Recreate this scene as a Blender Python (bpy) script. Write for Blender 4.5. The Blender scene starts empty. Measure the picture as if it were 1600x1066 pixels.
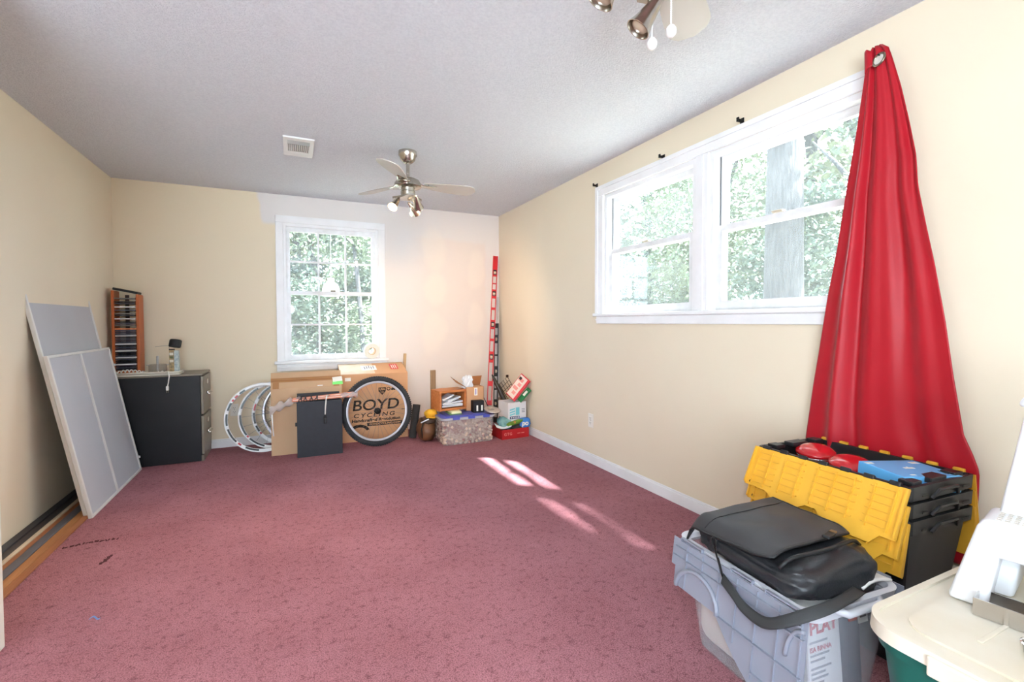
import bpy, bmesh, math, random
from mathutils import Matrix, Vector, Euler, noise

S = bpy.context.scene
COL = S.collection
PI = math.pi
R = math.radians

# ---------------------------------------------------------------- camera
cam_d = bpy.data.cameras.new('camera')
cam = bpy.data.objects.new('camera', cam_d)
COL.objects.link(cam)
F_PX, YAW, PITCH, ROLL = 736.594, 0.438434, 0.0261806, -0.00284635
cam_d.sensor_fit = 'HORIZONTAL'
cam_d.sensor_width = 36.0
cam_d.lens = F_PX / 1600 * 36.0
cam_d.shift_y = -11.412 / 1600
cam_d.clip_start = 0.05
cam_d.clip_end = 200
Fv = Vector((math.sin(YAW) * math.cos(PITCH), math.cos(YAW) * math.cos(PITCH), -math.sin(PITCH)))
Rv = Vector((math.cos(YAW), -math.sin(YAW), 0))
Uv = Rv.cross(Fv)
R2 = Rv * math.cos(ROLL) + Uv * math.sin(ROLL)
U2 = Uv * math.cos(ROLL) - Rv * math.sin(ROLL)
mw = Matrix((R2, U2, -Fv)).transposed().to_4x4()
mw.translation = Vector((0, 0, 1.18786))
cam.matrix_world = mw
S.camera = cam

# ---------------------------------------------------------------- light and exposure
S.view_settings.view_transform = 'Standard'
S.view_settings.look = 'None'
S.view_settings.exposure = 1.25
S.view_settings.gamma = 1.0
S.view_settings.use_curve_mapping = False

SKY_STRENGTH = 4.5
world = bpy.data.worlds.new('sky')
S.world = world
world.use_nodes = True
wn = world.node_tree.nodes
bg = wn['Background']
bg.inputs[0].default_value = (0.76, 0.925, 1.07, 1)
bg.inputs[1].default_value = SKY_STRENGTH

sun_d = bpy.data.lights.new('sun', 'SUN')
sun_d.energy = 25.0
sun_d.color = (0.95, 0.995, 0.99)
sun_d.angle = R(1.8)
sun = bpy.data.objects.new('sun', sun_d)
COL.objects.link(sun)
sun.rotation_euler = Vector((-0.416, 0.405, -1.0)).to_track_quat('-Z', 'Y').to_euler()
sun.location = (6, -4, 12)

# the photographer's flash, on the hot shoe just above the lens
fl_d = bpy.data.lights.new('camera_flash', 'POINT')
fl_d.energy = 24.0
fl_d.color = (0.82, 0.94, 1.0)
fl_d.shadow_soft_size = 0.06
fl = bpy.data.objects.new('camera_flash', fl_d)
COL.objects.link(fl)
fl.location = (-0.01, -0.03, 1.45)

# ---------------------------------------------------------------- helpers
def lin(c):
    out = []
    for v in c[:3]:
        v = v / 255.0
        out.append(v / 12.92 if v <= 0.04045 else ((v + 0.055) / 1.055) ** 2.4)
    return (out[0], out[1], out[2], 1.0)

MATS = {}
def mat(name, col, rough=0.6, metal=0.0, spec=0.5, var=None, vscale=8.0, bump=0.0, bscale=60.0, bdist=0.004,
        emit=None, estr=0.0, trans=0.0, alpha=None, stretch=None, coat=0.0, sheen=0.0, detail=4.0):
    """one procedural Principled material; var = second colour mixed in by noise"""
    if name in MATS:
        return MATS[name]
    m = bpy.data.materials.new(name)
    m.use_nodes = True
    nt = m.node_tree
    b = nt.nodes['Principled BSDF']
    b.inputs['Base Color'].default_value = lin(col)
    b.inputs['Roughness'].default_value = rough
    b.inputs['Metallic'].default_value = metal
    b.inputs['Specular IOR Level'].default_value = spec
    b.inputs['Transmission Weight'].default_value = trans
    b.inputs['Coat Weight'].default_value = coat
    b.inputs['Sheen Weight'].default_value = sheen
    tc = nt.nodes.new('ShaderNodeTexCoord')
    src = tc.outputs['Object']
    if stretch:
        mp = nt.nodes.new('ShaderNodeMapping')
        mp.inputs['Scale'].default_value = stretch
        nt.links.new(src, mp.inputs[0])
        src = mp.outputs[0]
    if var:
        n = nt.nodes.new('ShaderNodeTexNoise')
        n.inputs['Scale'].default_value = vscale
        n.inputs['Detail'].default_value = detail
        nt.links.new(src, n.inputs['Vector'])
        r = nt.nodes.new('ShaderNodeValToRGB')
        r.color_ramp.elements[0].position = 0.36
        r.color_ramp.elements[0].color = lin(col)
        r.color_ramp.elements[1].position = 0.66
        r.color_ramp.elements[1].color = lin(var)
        nt.links.new(n.outputs['Fac'], r.inputs[0])
        nt.links.new(r.outputs[0], b.inputs['Base Color'])
    if bump:
        n2 = nt.nodes.new('ShaderNodeTexNoise')
        n2.inputs['Scale'].default_value = bscale
        n2.inputs['Detail'].default_value = 3.0
        nt.links.new(src, n2.inputs['Vector'])
        bp = nt.nodes.new('ShaderNodeBump')
        bp.inputs['Strength'].default_value = bump
        bp.inputs['Distance'].default_value = bdist
        nt.links.new(n2.outputs['Fac'], bp.inputs['Height'])
        nt.links.new(bp.outputs[0], b.inputs['Normal'])
    if emit:
        b.inputs['Emission Color'].default_value = lin(emit)
        b.inputs['Emission Strength'].default_value = estr
    if alpha is not None:
        out = nt.nodes['Material Output']
        tr = nt.nodes.new('ShaderNodeBsdfTransparent')
        mx = nt.nodes.new('ShaderNodeMixShader')
        mx.inputs[0].default_value = alpha
        nt.links.new(tr.outputs[0], mx.inputs[1])
        nt.links.new(b.outputs[0], mx.inputs[2])
        nt.links.new(mx.outputs[0], out.inputs[0])
    MATS[name] = m
    return m

ROOTM = {}
def link(o, parent=None):
    COL.objects.link(o)
    if parent:
        o.parent = parent
    return o

def tag(o, label=None, cat=None, group=None, kind=None):
    if label: o['label'] = label
    if cat: o['category'] = cat
    if group: o['group'] = group
    if kind: o['kind'] = kind
    return o

def thing(name, label, cat, loc=(0, 0, 0), rot=(0, 0, 0), group=None, kind=None):
    o = bpy.data.objects.new(name, None)
    o.empty_display_size = 0.05
    COL.objects.link(o)
    o.location = loc
    o.rotation_euler = rot
    ROOTM[o.name] = Matrix.Translation(loc) @ Euler(rot).to_matrix().to_4x4()
    return tag(o, label, cat, group, kind)

def setting(name, loc=(0, 0, 0)):
    return thing(name, None, None, loc, kind='structure')

class MB:
    """collects geometry; build() links it as one mesh object.  Written in world coordinates unless local=True."""
    def __init__(s):
        s.bm = bmesh.new()
    def _add(s, verts, faces, M=None):
        vs = [s.bm.verts.new((M @ Vector(v)) if M else v) for v in verts]
        fs = []
        for f in faces:
            try:
                fs.append(s.bm.faces.new([vs[i] for i in f]))
            except ValueError:
                pass
        return vs, fs
    def box(s, c, d, rot=(0, 0, 0), bev=0.0, seg=2, M=None):
        x, y, z = d[0] / 2, d[1] / 2, d[2] / 2
        m = Matrix.Translation(c) @ Euler(rot).to_matrix().to_4x4()
        if M: m = M @ m
        v = [(-x, -y, -z), (x, -y, -z), (x, y, -z), (-x, y, -z), (-x, -y, z), (x, -y, z), (x, y, z), (-x, y, z)]
        f = [(0, 3, 2, 1), (4, 5, 6, 7), (0, 1, 5, 4), (1, 2, 6, 5), (2, 3, 7, 6), (3, 0, 4, 7)]
        vs, fs = s._add(v, f, m)
        if bev > 0:
            es = list({e for ff in fs for e in ff.edges})
            bmesh.ops.bevel(s.bm, geom=es, offset=bev, segments=seg, affect='EDGES', profile=0.5)
        return s
    def bb(s, a, b, bev=0.0, seg=2, M=None):
        c = [(a[i] + b[i]) / 2 for i in range(3)]
        d = [abs(b[i] - a[i]) for i in range(3)]
        return s.box(c, d, bev=bev, seg=seg, M=M)
    def hexa(s, bottom, top):
        """8 corner solid: bottom 4 and top 4, both counter-clockwise from above"""
        v = list(bottom) + list(top)
        s._add(v, [(0, 3, 2, 1), (4, 5, 6, 7), (0, 1, 5, 4), (1, 2, 6, 5), (2, 3, 7, 6), (3, 0, 4, 7)])
        return s
    def frustum(s, c, d0, d1, h, M=None):
        x, y, z = c
        b = [(x - d0[0] / 2, y - d0[1] / 2, z), (x + d0[0] / 2, y - d0[1] / 2, z), (x + d0[0] / 2, y + d0[1] / 2, z), (x - d0[0] / 2, y + d0[1] / 2, z)]
        t = [(x - d1[0] / 2, y - d1[1] / 2, z + h), (x + d1[0] / 2, y - d1[1] / 2, z + h), (x + d1[0] / 2, y + d1[1] / 2, z + h), (x - d1[0] / 2, y + d1[1] / 2, z + h)]
        if M:
            b = [M @ Vector(q) for q in b]; t = [M @ Vector(q) for q in t]
        return s.hexa(b, t)
    def prism(s, pts, h, M=None):
        """extrude a 2-D polygon (counter-clockwise) from z=0 to z=h under M"""
        n = len(pts)
        v = [(p[0], p[1], 0) for p in pts] + [(p[0], p[1], h) for p in pts]
        f = [tuple(range(n - 1, -1, -1)), tuple(range(n, 2 * n))]
        f += [(i, (i + 1) % n, n + (i + 1) % n, n + i) for i in range(n)]
        s._add(v, f, M)
        return s
    def lathe(s, prof, seg=24, M=None, cap=True):
        v, f = [], []
        n = len(prof)
        for i in range(seg):
            a = 2 * PI * i / seg
            for r, z in prof:
                v.append((r * math.cos(a), r * math.sin(a), z))
        for i in range(seg):
            j = (i + 1) % seg
            for k in range(n - 1):
                f.append((i * n + k, j * n + k, j * n + k + 1, i * n + k + 1))
        if cap:
            f.append(tuple(i * n for i in range(seg - 1, -1, -1)))
            f.append(tuple(i * n + n - 1 for i in range(seg)))
        s._add(v, f, M)
        return s
    def cyl(s, p0, p1, r0, r1=None, seg=14):
        p0, p1 = Vector(p0), Vector(p1)
        d = p1 - p0
        M = Matrix.Translation(p0) @ d.to_track_quat('Z', 'Y').to_matrix().to_4x4()
        return s.lathe([(r0, 0), (r1 if r1 is not None else r0, d.length)], seg, M)
    def tube(s, pts, r, seg=8, closed=False):
        P = [Vector(p) for p in pts]
        n = len(P)
        rings = []
        up = None
        for i in range(n):
            if closed:
                t = P[(i + 1) % n] - P[i - 1]
            else:
                t = P[min(i + 1, n - 1)] - P[max(i - 1, 0)]
            t.normalize()
            if up is None:
                a = Vector((0, 0, 1)) if abs(t.z) < 0.9 else Vector((1, 0, 0))
                up = (a - t * a.dot(t)).normalized()
            else:
                up = (up - t * up.dot(t)).normalized()
            side = t.cross(up)
            rr = r[i] if isinstance(r, (list, tuple)) else r
            rings.append([P[i] + (up * math.cos(2 * PI * k / seg) + side * math.sin(2 * PI * k / seg)) * rr for k in range(seg)])
        v = [q for ring in rings for q in ring]
        f = []
        for i in range(n if closed else n - 1):
            j = (i + 1) % n
            for k in range(seg):
                l = (k + 1) % seg
                f.append((i * seg + k, i * seg + l, j * seg + l, j * seg + k))
        if not closed:
            f.append(tuple(range(seg)))
            f.append(tuple((n - 1) * seg + k for k in range(seg - 1, -1, -1)))
        s._add(v, f)
        return s
    def torus(s, c, R_, r, M=None, seg=40, rs=8):
        prof = [(R_ + r * math.cos(2 * PI * k / rs), r * math.sin(2 * PI * k / rs)) for k in range(rs)]
        return s.ring(c, prof, M, seg)
    def ring(s, c, prof, M=None, seg=48):
        """closed profile (radius, axial) spun about local z at c"""
        m = Matrix.Translation(c) @ (M or Matrix.Identity(4))
        v, f = [], []
        n = len(prof)
        for i in range(seg):
            a = 2 * PI * i / seg
            for r, z in prof:
                v.append((r * math.cos(a), r * math.sin(a), z))
        for i in range(seg):
            j = (i + 1) % seg
            for k in range(n):
                l = (k + 1) % n
                f.append((i * n + k, j * n + k, j * n + l, i * n + l))
        s._add(v, f, m)
        return s
    def grid(s, fn, nu, nv, close_u=False):
        v = [fn(i / (nu if close_u else nu - 1), j / (nv - 1)) for i in range(nu) for j in range(nv)]
        f = []
        for i in range(nu if close_u else nu - 1):
            ii = (i + 1) % nu
            for j in range(nv - 1):
                f.append((i * nv + j, ii * nv + j, ii * nv + j + 1, i * nv + j + 1))
        s._add(v, f)
        return s
    def poly(s, pts):
        s._add(pts, [tuple(range(len(pts)))])
        return s
    def build(s, name, m, parent=None, smooth=False, local=False, solid=0.0, sub=0, recalc=True, auto=None, kind=None):
        bm = s.bm
        if recalc:
            bmesh.ops.recalc_face_normals(bm, faces=bm.faces)
        if parent is not None and not local:
            p = parent
            while p.parent: p = p.parent
            inv = ROOTM.get(p.name, Matrix.Identity(4)).inverted()
            bm.transform(inv)
        me = bpy.data.meshes.new(name)
        bm.to_mesh(me)
        bm.free()
        o = bpy.data.objects.new(name, me)
        me.materials.append(m)
        if smooth:
            for p in me.polygons: p.use_smooth = True
            if auto is not None:
                me.set_sharp_from_angle(angle=R(auto))
        link(o, parent)
        if kind: o['kind'] = kind
        if solid:
            md = o.modifiers.new('solid', 'SOLIDIFY'); md.thickness = solid; md.offset = 0
        if sub:
            md = o.modifiers.new('sub', 'SUBSURF'); md.levels = sub; md.render_levels = sub
        return o

def text(name, body, size, M, m, parent, extrude=0.0006, align='CENTER', sx=1.0, bold=0.0, shear=0.0, spacing=1.0):
    cu = bpy.data.curves.new(name, 'FONT')
    cu.body = body
    cu.size = size
    cu.extrude = extrude
    cu.offset = bold
    cu.shear = shear
    cu.space_character = spacing
    cu.align_x = align
    cu.align_y = 'CENTER'
    cu.materials.append(m)
    tmp = bpy.data.objects.new('tmp', cu)
    me = bpy.data.meshes.new_from_object(tmp)
    bpy.data.objects.remove(tmp)
    me.name = name
    if not me.materials: me.materials.append(m)
    o = bpy.data.objects.new(name, me)
    link(o, parent)
    p = parent
    while p.parent: p = p.parent
    o.matrix_local = ROOTM.get(p.name, Matrix.Identity(4)).inverted() @ M @ Matrix.Diagonal((sx, 1, 1, 1))
    return o

def face_y(loc, rz=0.0, tilt=0.0):
    """a frame whose XY plane faces -Y (toward the camera), text upright"""
    return Matrix.Translation(loc) @ Euler((R(90) + tilt, 0, rz)).to_matrix().to_4x4()

def frame(o, x, y):
    """matrix with origin o, x axis toward x, y axis near y"""
    o, x, y = Vector(o), Vector(x).normalized(), Vector(y)
    z = x.cross(y).normalized()
    y = z.cross(x)
    M = Matrix((x, y, z)).transposed().to_4x4()
    M.translation = o
    return M

def copy_tree(o, parent=None):
    c = o.copy()
    COL.objects.link(c)
    if parent: c.parent = parent
    for ch in list(o.children):
        copy_tree(ch, c)
    return c

rnd = random.Random(7)

# ---------------------------------------------------------------- room dimensions
XL, XR, YB, H = -1.391, 2.263, 5.188, 2.44
YF = -2.6           # the wall behind the camera
XL2 = -2.9          # the space to the left of the camera is wider
YJ = 2.33           # where the room narrows (door casing at the left edge)

# ---------------------------------------------------------------- surface materials
def wall_material():
    return mat('cream_wall_paint', (234, 221, 198), rough=0.62, spec=0.3, var=(231, 217, 194), vscale=1.3, bump=0.06, bscale=220, bdist=0.002)

def back_wall_material():
    m = bpy.data.materials.new('patched_back_wall')
    m.use_nodes = True
    nt = m.node_tree
    N, L = nt.nodes, nt.links
    b = N['Principled BSDF']
    b.inputs['Roughness'].default_value = 0.65
    b.inputs['Specular IOR Level'].default_value = 0.3
    geo = N.new('ShaderNodeNewGeometry')
    nz = N.new('ShaderNodeTexNoise'); nz.inputs['Scale'].default_value = 3.0; nz.inputs['Detail'].default_value = 3
    L.new(geo.outputs['Position'], nz.inputs['Vector'])
    sub = N.new('ShaderNodeVectorMath'); sub.operation = 'SUBTRACT'
    L.new(nz.outputs['Color'], sub.inputs[0]); sub.inputs[1].default_value = (0.5, 0.5, 0.5)
    sc = N.new('ShaderNodeVectorMath'); sc.operation = 'SCALE'; sc.inputs['Scale'].default_value = 0.16
    L.new(sub.outputs[0], sc.inputs[0])
    add = N.new('ShaderNodeVectorMath'); add.operation = 'ADD'
    L.new(geo.outputs['Position'], add.inputs[0]); L.new(sc.outputs[0], add.inputs[1])
    sx = N.new('ShaderNodeSeparateXYZ'); L.new(add.outputs[0], sx.inputs[0])
    sx0 = N.new('ShaderNodeSeparateXYZ'); L.new(geo.outputs['Position'], sx0.inputs[0])
    def ramp(sock, a, c):
        n = N.new('ShaderNodeMapRange'); n.interpolation_type = 'SMOOTHSTEP'
        n.inputs['From Min'].default_value = a; n.inputs['From Max'].default_value = c
        L.new(sock, n.inputs['Value']); return n.outputs[0]
    def op(o, a, c):
        n = N.new('ShaderNodeMath'); n.operation = o
        for i, q in enumerate((a, c)):
            if isinstance(q, (int, float)): n.inputs[i].default_value = q
            else: L.new(q, n.inputs[i])
        return n.outputs[0]
    def mix(f, a, c):
        n = N.new('ShaderNodeMix'); n.data_type = 'RGBA'
        L.new(f, n.inputs['Factor'])
        for nm, q in (('A', a), ('B', c)):
            s_ = [i for i in n.inputs if i.name == nm and i.type == 'RGBA'][0]
            if isinstance(q, tuple): s_.default_value = lin(q)
            else: L.new(q, s_)
        return [o for o in n.outputs if o.type == 'RGBA'][0]
    X, Z = sx.outputs['X'], sx.outputs['Z']
    # white skim coat: above the window and everything to its right
    top = op('MULTIPLY', ramp(X, -0.28, -0.24), ramp(Z, 2.13, 2.18))
    right = ramp(X, 0.6, 0.75)
    white = op('MAXIMUM', top, right)
    col = mix(white, (235, 220, 194), (228, 222, 219))
    # bare drywall paper
    dry = op('MULTIPLY', op('MULTIPLY', ramp(X, 1.15, 1.45), op('SUBTRACT', 1.0, ramp(X, 2.07, 2.12))),
             op('SUBTRACT', 1.0, ramp(Z, 2.08, 2.16)))
    col = mix(op('MULTIPLY', dry, 0.4), col, (230, 211, 199))
    # filler patches over the screw heads
    for (px, pz, rx, rz) in ((1.46, 2.0, .16, .3), (1.47, 1.55, .15, .22), (1.45, 1.05, .17, .27),
                             (1.97, 1.8, .13, .26), (1.95, 1.22, .12, .22), (1.94, .78, .12, .22), (1.7, .5, .3, .2)):
        dx = op('DIVIDE', op('SUBTRACT', X, px), rx)
        dz = op('DIVIDE', op('SUBTRACT', Z, pz), rz)
        d = op('ADD', op('MULTIPLY', dx, dx), op('MULTIPLY', dz, dz))
        col = mix(op('MULTIPLY', op('SUBTRACT', 1.0, ramp(d, 0.25, 1.1)), 0.4), col, (242, 232, 220))
    L.new(col, b.inputs['Base Color'])
    return m

def ceiling_material():
    m = mat('popcorn_ceiling', (240, 241, 248), rough=0.9, spec=0.2, var=(232, 233, 241), vscale=85, detail=2)
    nt = m.node_tree
    b = nt.nodes['Principled BSDF']
    tc = nt.nodes.new('ShaderNodeTexCoord')
    v = nt.nodes.new('ShaderNodeTexNoise'); v.inputs['Scale'].default_value = 105; v.inputs['Detail'].default_value = 4
    v.inputs['Roughness'].default_value = 0.7
    nt.links.new(tc.outputs['Object'], v.inputs['Vector'])
    bp = nt.nodes.new('ShaderNodeBump'); bp.inputs['Strength'].default_value = 0.85; bp.inputs['Distance'].default_value = 0.02
    nt.links.new(v.outputs['Fac'], bp.inputs['Height'])
    nt.links.new(bp.outputs[0], b.inputs['Normal'])
    return m

def carpet_material():
    m = bpy.data.materials.new('burgundy_carpet')
    m.use_nodes = True
    nt = m.node_tree
    N, L = nt.nodes, nt.links
    b = N['Principled BSDF']
    b.inputs['Roughness'].default_value = 0.95
    b.inputs['Specular IOR Level'].default_value = 0.12
    b.inputs['Sheen Weight'].default_value = 0.08
    b.inputs['Sheen Tint'].default_value = lin((226, 160, 160))
    tc = N.new('ShaderNodeTexCoord')
    big = N.new('ShaderNodeTexNoise'); big.inputs['Scale'].default_value = 2.2; big.inputs['Detail'].default_value = 6; big.inputs['Roughness'].default_value = 0.65
    fine = N.new('ShaderNodeTexNoise'); fine.inputs['Scale'].default_value = 210; fine.inputs['Detail'].default_value = 3
    fleck = N.new('ShaderNodeTexNoise'); fleck.inputs['Scale'].default_value = 34; fleck.inputs['Detail'].default_value = 8; fleck.inputs['Roughness'].default_value = 0.85
    for n in (big, fine, fleck): L.new(tc.outputs['Object'], n.inputs['Vector'])
    r1 = N.new('ShaderNodeValToRGB')
    r1.color_ramp.elements[0].position = 0.32; r1.color_ramp.elements[0].color = lin((164, 108, 116))
    r1.color_ramp.elements[1].position = 0.7; r1.color_ramp.elements[1].color = lin((182, 125, 134))
    L.new(big.outputs['Fac'], r1.inputs[0])
    r2 = N.new('ShaderNodeValToRGB')
    r2.color_ramp.elements[0].position = 0.34; r2.color_ramp.elements[0].color = (0.55, 0.53, 0.53, 1)
    r2.color_ramp.elements[1].position = 0.60; r2.color_ramp.elements[1].color = (1.12, 1.12, 1.12, 1)
    L.new(fine.outputs['Fac'], r2.inputs[0])
    r3 = N.new('ShaderNodeValToRGB')
    r3.color_ramp.elements[0].position = 0.38; r3.color_ramp.elements[0].color = (0.5, 0.46, 0.46, 1)
    r3.color_ramp.elements[1].position = 0.48; r3.color_ramp.elements[1].color = (1, 1, 1, 1)
    L.new(fleck.outputs['Fac'], r3.inputs[0])
    def mul(a, c):
        n = N.new('ShaderNodeMix'); n.data_type = 'RGBA'; n.blend_type = 'MULTIPLY'
        n.inputs['Factor'].default_value = 1.0
        s_ = [i for i in n.inputs if i.type == 'RGBA']
        L.new(a, s_[0]); L.new(c, s_[1])
        return [o for o in n.outputs if o.type == 'RGBA'][0]
    L.new(mul(mul(r1.outputs[0], r2.outputs[0]), r3.outputs[0]), b.inputs['Base Color'])
    bp = N.new('ShaderNodeBump'); bp.inputs['Strength'].default_value = 0.6; bp.inputs['Distance'].default_value = 0.01
    L.new(fine.outputs['Fac'], bp.inputs['Height'])
    L.new(bp.outputs[0], b.inputs['Normal'])
    return m

WHITE = mat('white_trim_paint', (243, 242, 244), rough=0.35, spec=0.4, var=(236, 235, 236), vscale=5)
WALL = wall_material()
# glass pane: clear film with a little grey reflection
def glass_material():
    m = bpy.data.materials.new('window_glass')
    m.use_nodes = True
    nt = m.node_tree
    out = nt.nodes['Material Output']
    nt.nodes.remove(nt.nodes['Principled BSDF'])
    tr = nt.nodes.new('ShaderNodeBsdfTransparent'); tr.inputs[0].default_value = (0.95, 0.97, 0.97, 1)
    gl = nt.nodes.new('ShaderNodeBsdfGlossy'); gl.inputs['Roughness'].default_value = 0.03
    mx = nt.nodes.new('ShaderNodeMixShader')
    mx.inputs[0].default_value = 0.05; nt.links.new(tr.outputs[0], mx.inputs[1]); nt.links.new(gl.outputs[0], mx.inputs[2])
    # white veil mixed into the glass to imitate the haze of glare
    tl = nt.nodes.new('ShaderNodeBsdfTranslucent'); tl.inputs[0].default_value = (0.9, 0.92, 0.93, 1)
    m2 = nt.nodes.new('ShaderNodeMixShader'); m2.inputs[0].default_value = 0.03
    nt.links.new(mx.outputs[0], m2.inputs[1]); nt.links.new(tl.outputs[0], m2.inputs[2])
    nt.links.new(m2.outputs[0], out.inputs[0])
    return m
GLASS = glass_material()

def struct(name, mb, m, parent=None, **k):
    o = mb.build(name, m, parent, **k)
    if parent is None: tag(o, kind='structure')
    return o

# ---------------------------------------------------------------- shell
T = 0.12
struct('floor', MB().bb((XL2, YF, -0.1), (XR, YB, 0)), carpet_material())
struct('ceiling', MB().bb((XL2, YF, H), (XR, YB, H + 0.1)), ceiling_material())
# back wall around window 1
W1 = dict(x0=-0.058, x1=0.852, z0=0.80, z1=2.165)
mb = MB()
mb.bb((XL, YB, 0), (W1['x0'], YB + T, H)).bb((W1['x1'], YB, 0), (XR + T, YB + T, H))
mb.bb((W1['x0'], YB, 0), (W1['x1'], YB + T, W1['z0'])).bb((W1['x0'], YB, W1['z1']), (W1['x1'], YB + T, H))
struct('wall_back', mb, back_wall_material())
# right wall around window 2
W2 = dict(y0=1.20, y1=3.09, z0=1.25, z1=2.185)
mb = MB()
mb.bb((XR, YF, 0), (XR + T, W2['y0'], H)).bb((XR, W2['y1'], 0), (XR + T, YB, H))
mb.bb((XR, W2['y0'], 0), (XR + T, W2['y1'], W2['z0'])).bb((XR, W2['y0'], W2['z1']), (XR + T, W2['y1'], H))
struct('wall_right', mb, WALL)
struct('wall_left', MB().bb((XL - T, YJ, 0), (XL, YB + T, H)), WALL)
# unseen walls behind the camera, their two openings added as a source of fill daylight
struct('wall_partition', MB().bb((XL2, YJ - 0.12, 0), (-1.05, YJ, H)), WALL)
struct('trim_1', MB().bb((-1.05, YJ - 0.14, 0), (-0.965, YJ, H), bev=0.004), mat('casing_paint', (236, 235, 226), rough=0.4))
mb = MB()
mb.bb((XL2 - T, YF - T, 0), (-2.7, YF, H)).bb((-0.1, YF - T, 0), (XR + T, YF, H)).bb((-2.7, YF - T, 2.25), (-0.1, YF, H))
struct('wall_front', mb, WALL)
mb = MB()
mb.bb((XL2 - T, YF, 0), (XL2, -2.2, H)).bb((XL2 - T, -1.2, 0), (XL2, YJ, H)).bb((XL2 - T, -2.2, 1.35), (XL2, -1.2, H)).bb((XL2 - T, -2.2, 0), (XL2, -1.2, 0.1))
struct('wall_side', mb, WALL)
# baseboards with a small top bead
def baseboard(name, a, b, nrm):
    mb = MB()
    n = Vector(nrm)
    for th, z0, z1 in ((0.014, 0, 0.068), (0.009, 0.068, 0.082)):
        p, q = Vector(a), Vector(b) + n * th
        mb.bb((min(p.x, q.x), min(p.y, q.y), z0), (max(p.x, q.x), max(p.y, q.y), z1), bev=0.002, seg=1)
    struct(name, mb, WHITE)
baseboard('baseboard_right', (XR, 0.2, 0), (XR, YB, 0), (-1, 0, 0))
baseboard('baseboard_back', (XL, YB, 0), (XR - 0.015, YB, 0), (0, -1, 0))

# ---------------------------------------------------------------- window 1 (nine-over-nine style sash, six panes each sash)
SASH = mat('white_sash_paint', (240, 240, 243), rough=0.4, var=(228, 228, 229), vscale=14)
def sash(root, name, frame_mb, panes, muntins):
    s_ = frame_mb.build(name, SASH, root)
    for mbp in muntins: mbp.build('muntin', SASH, s_)
    for mbp in panes: mbp.build('pane', GLASS, s_)
    return s_

w1 = setting('window_1', (0.397, YB, 0.79))
yo = YB
mb = MB()
mb.bb((-0.126, yo - 0.022, 0.79), (-0.058, yo, 2.165), bev=0.003, seg=1).build('casing', WHITE, w1)
MB().bb((0.852, yo - 0.022, 0.79), (0.925, yo, 2.165), bev=0.003, seg=1).build('casing', WHITE, w1)
MB().bb((-0.126, yo - 0.022, 2.165), (0.925, yo, 2.235), bev=0.003, seg=1).build('casing', WHITE, w1)
MB().bb((-0.15, yo - 0.055, 0.772), (0.95, yo + 0.06, 0.80), bev=0.006).build('sill', WHITE, w1)
MB().bb((-0.13, yo - 0.02, 0.70), (0.93, yo, 0.772), bev=0.003, seg=1).bb((-0.13, yo - 0.026, 0.735), (0.93, yo, 0.742)).build('apron', WHITE, w1)
mb = MB()
for x0, x1 in ((-0.058, -0.034), (0.828, 0.852)): mb.bb((x0, yo, 0.80), (x1, yo + T, 2.165))
mb.bb((-0.034, yo, 2.14), (0.828, yo + T, 2.165))
mb.build('jamb', WHITE, w1)
def build_sash1(name, y0, y1, x0, x1, z0, z1, st, tr, br):
    fr = MB()
    fr.bb((x0, y0, z0), (x0 + st, y1, z1)).bb((x1 - st, y0, z0), (x1, y1, z1))
    fr.bb((x0 + st, y0, z1 - tr), (x1 - st, y1, z1)).bb((x0 + st, y0, z0), (x1 - st, y1, z0 + br))
    gx0, gx1, gz0, gz1 = x0 + st, x1 - st, z0 + br, z1 - tr
    ym = (y0 + y1) / 2
    mun, panes = [], []
    bw = 0.009
    for k in (1, 2):
        xx = gx0 + (gx1 - gx0) * k / 3
        mun.append(MB().bb((xx - bw, y0 + 0.004, gz0), (xx + bw, y1 - 0.004, gz1)))
    zz = (gz0 + gz1) / 2
    for k in range(3):
        a = gx0 + (gx1 - gx0) * k / 3 + (bw if k else 0)
        c = gx0 + (gx1 - gx0) * (k + 1) / 3 - (bw if k < 2 else 0)
        mun.append(MB().bb((a, y0 + 0.004, zz - bw), (c, y1 - 0.004, zz + bw)))
        panes.append(MB().bb((a, ym - 0.0015, gz0), (c, ym + 0.0015, zz - bw)))
        panes.append(MB().bb((a, ym - 0.0015, zz + bw), (c, ym + 0.0015, gz1)))
    return sash(w1, name, fr, panes, mun)
build_sash1('upper_sash', yo + 0.052, yo + 0.082, -0.034, 0.828, 1.462, 2.14, 0.036, 0.045, 0.036)
lo = build_sash1('lower_sash', yo + 0.018, yo + 0.050, -0.034, 0.828, 0.80, 1.50, 0.038, 0.036, 0.058)
MB().bb((0.375, yo + 0.004, 1.500), (0.425, yo + 0.03, 1.512), bev=0.003).build('sash_lock', mat('tarnished_brass', (96, 84, 62), rough=0.45, metal=0.8), lo)

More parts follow.
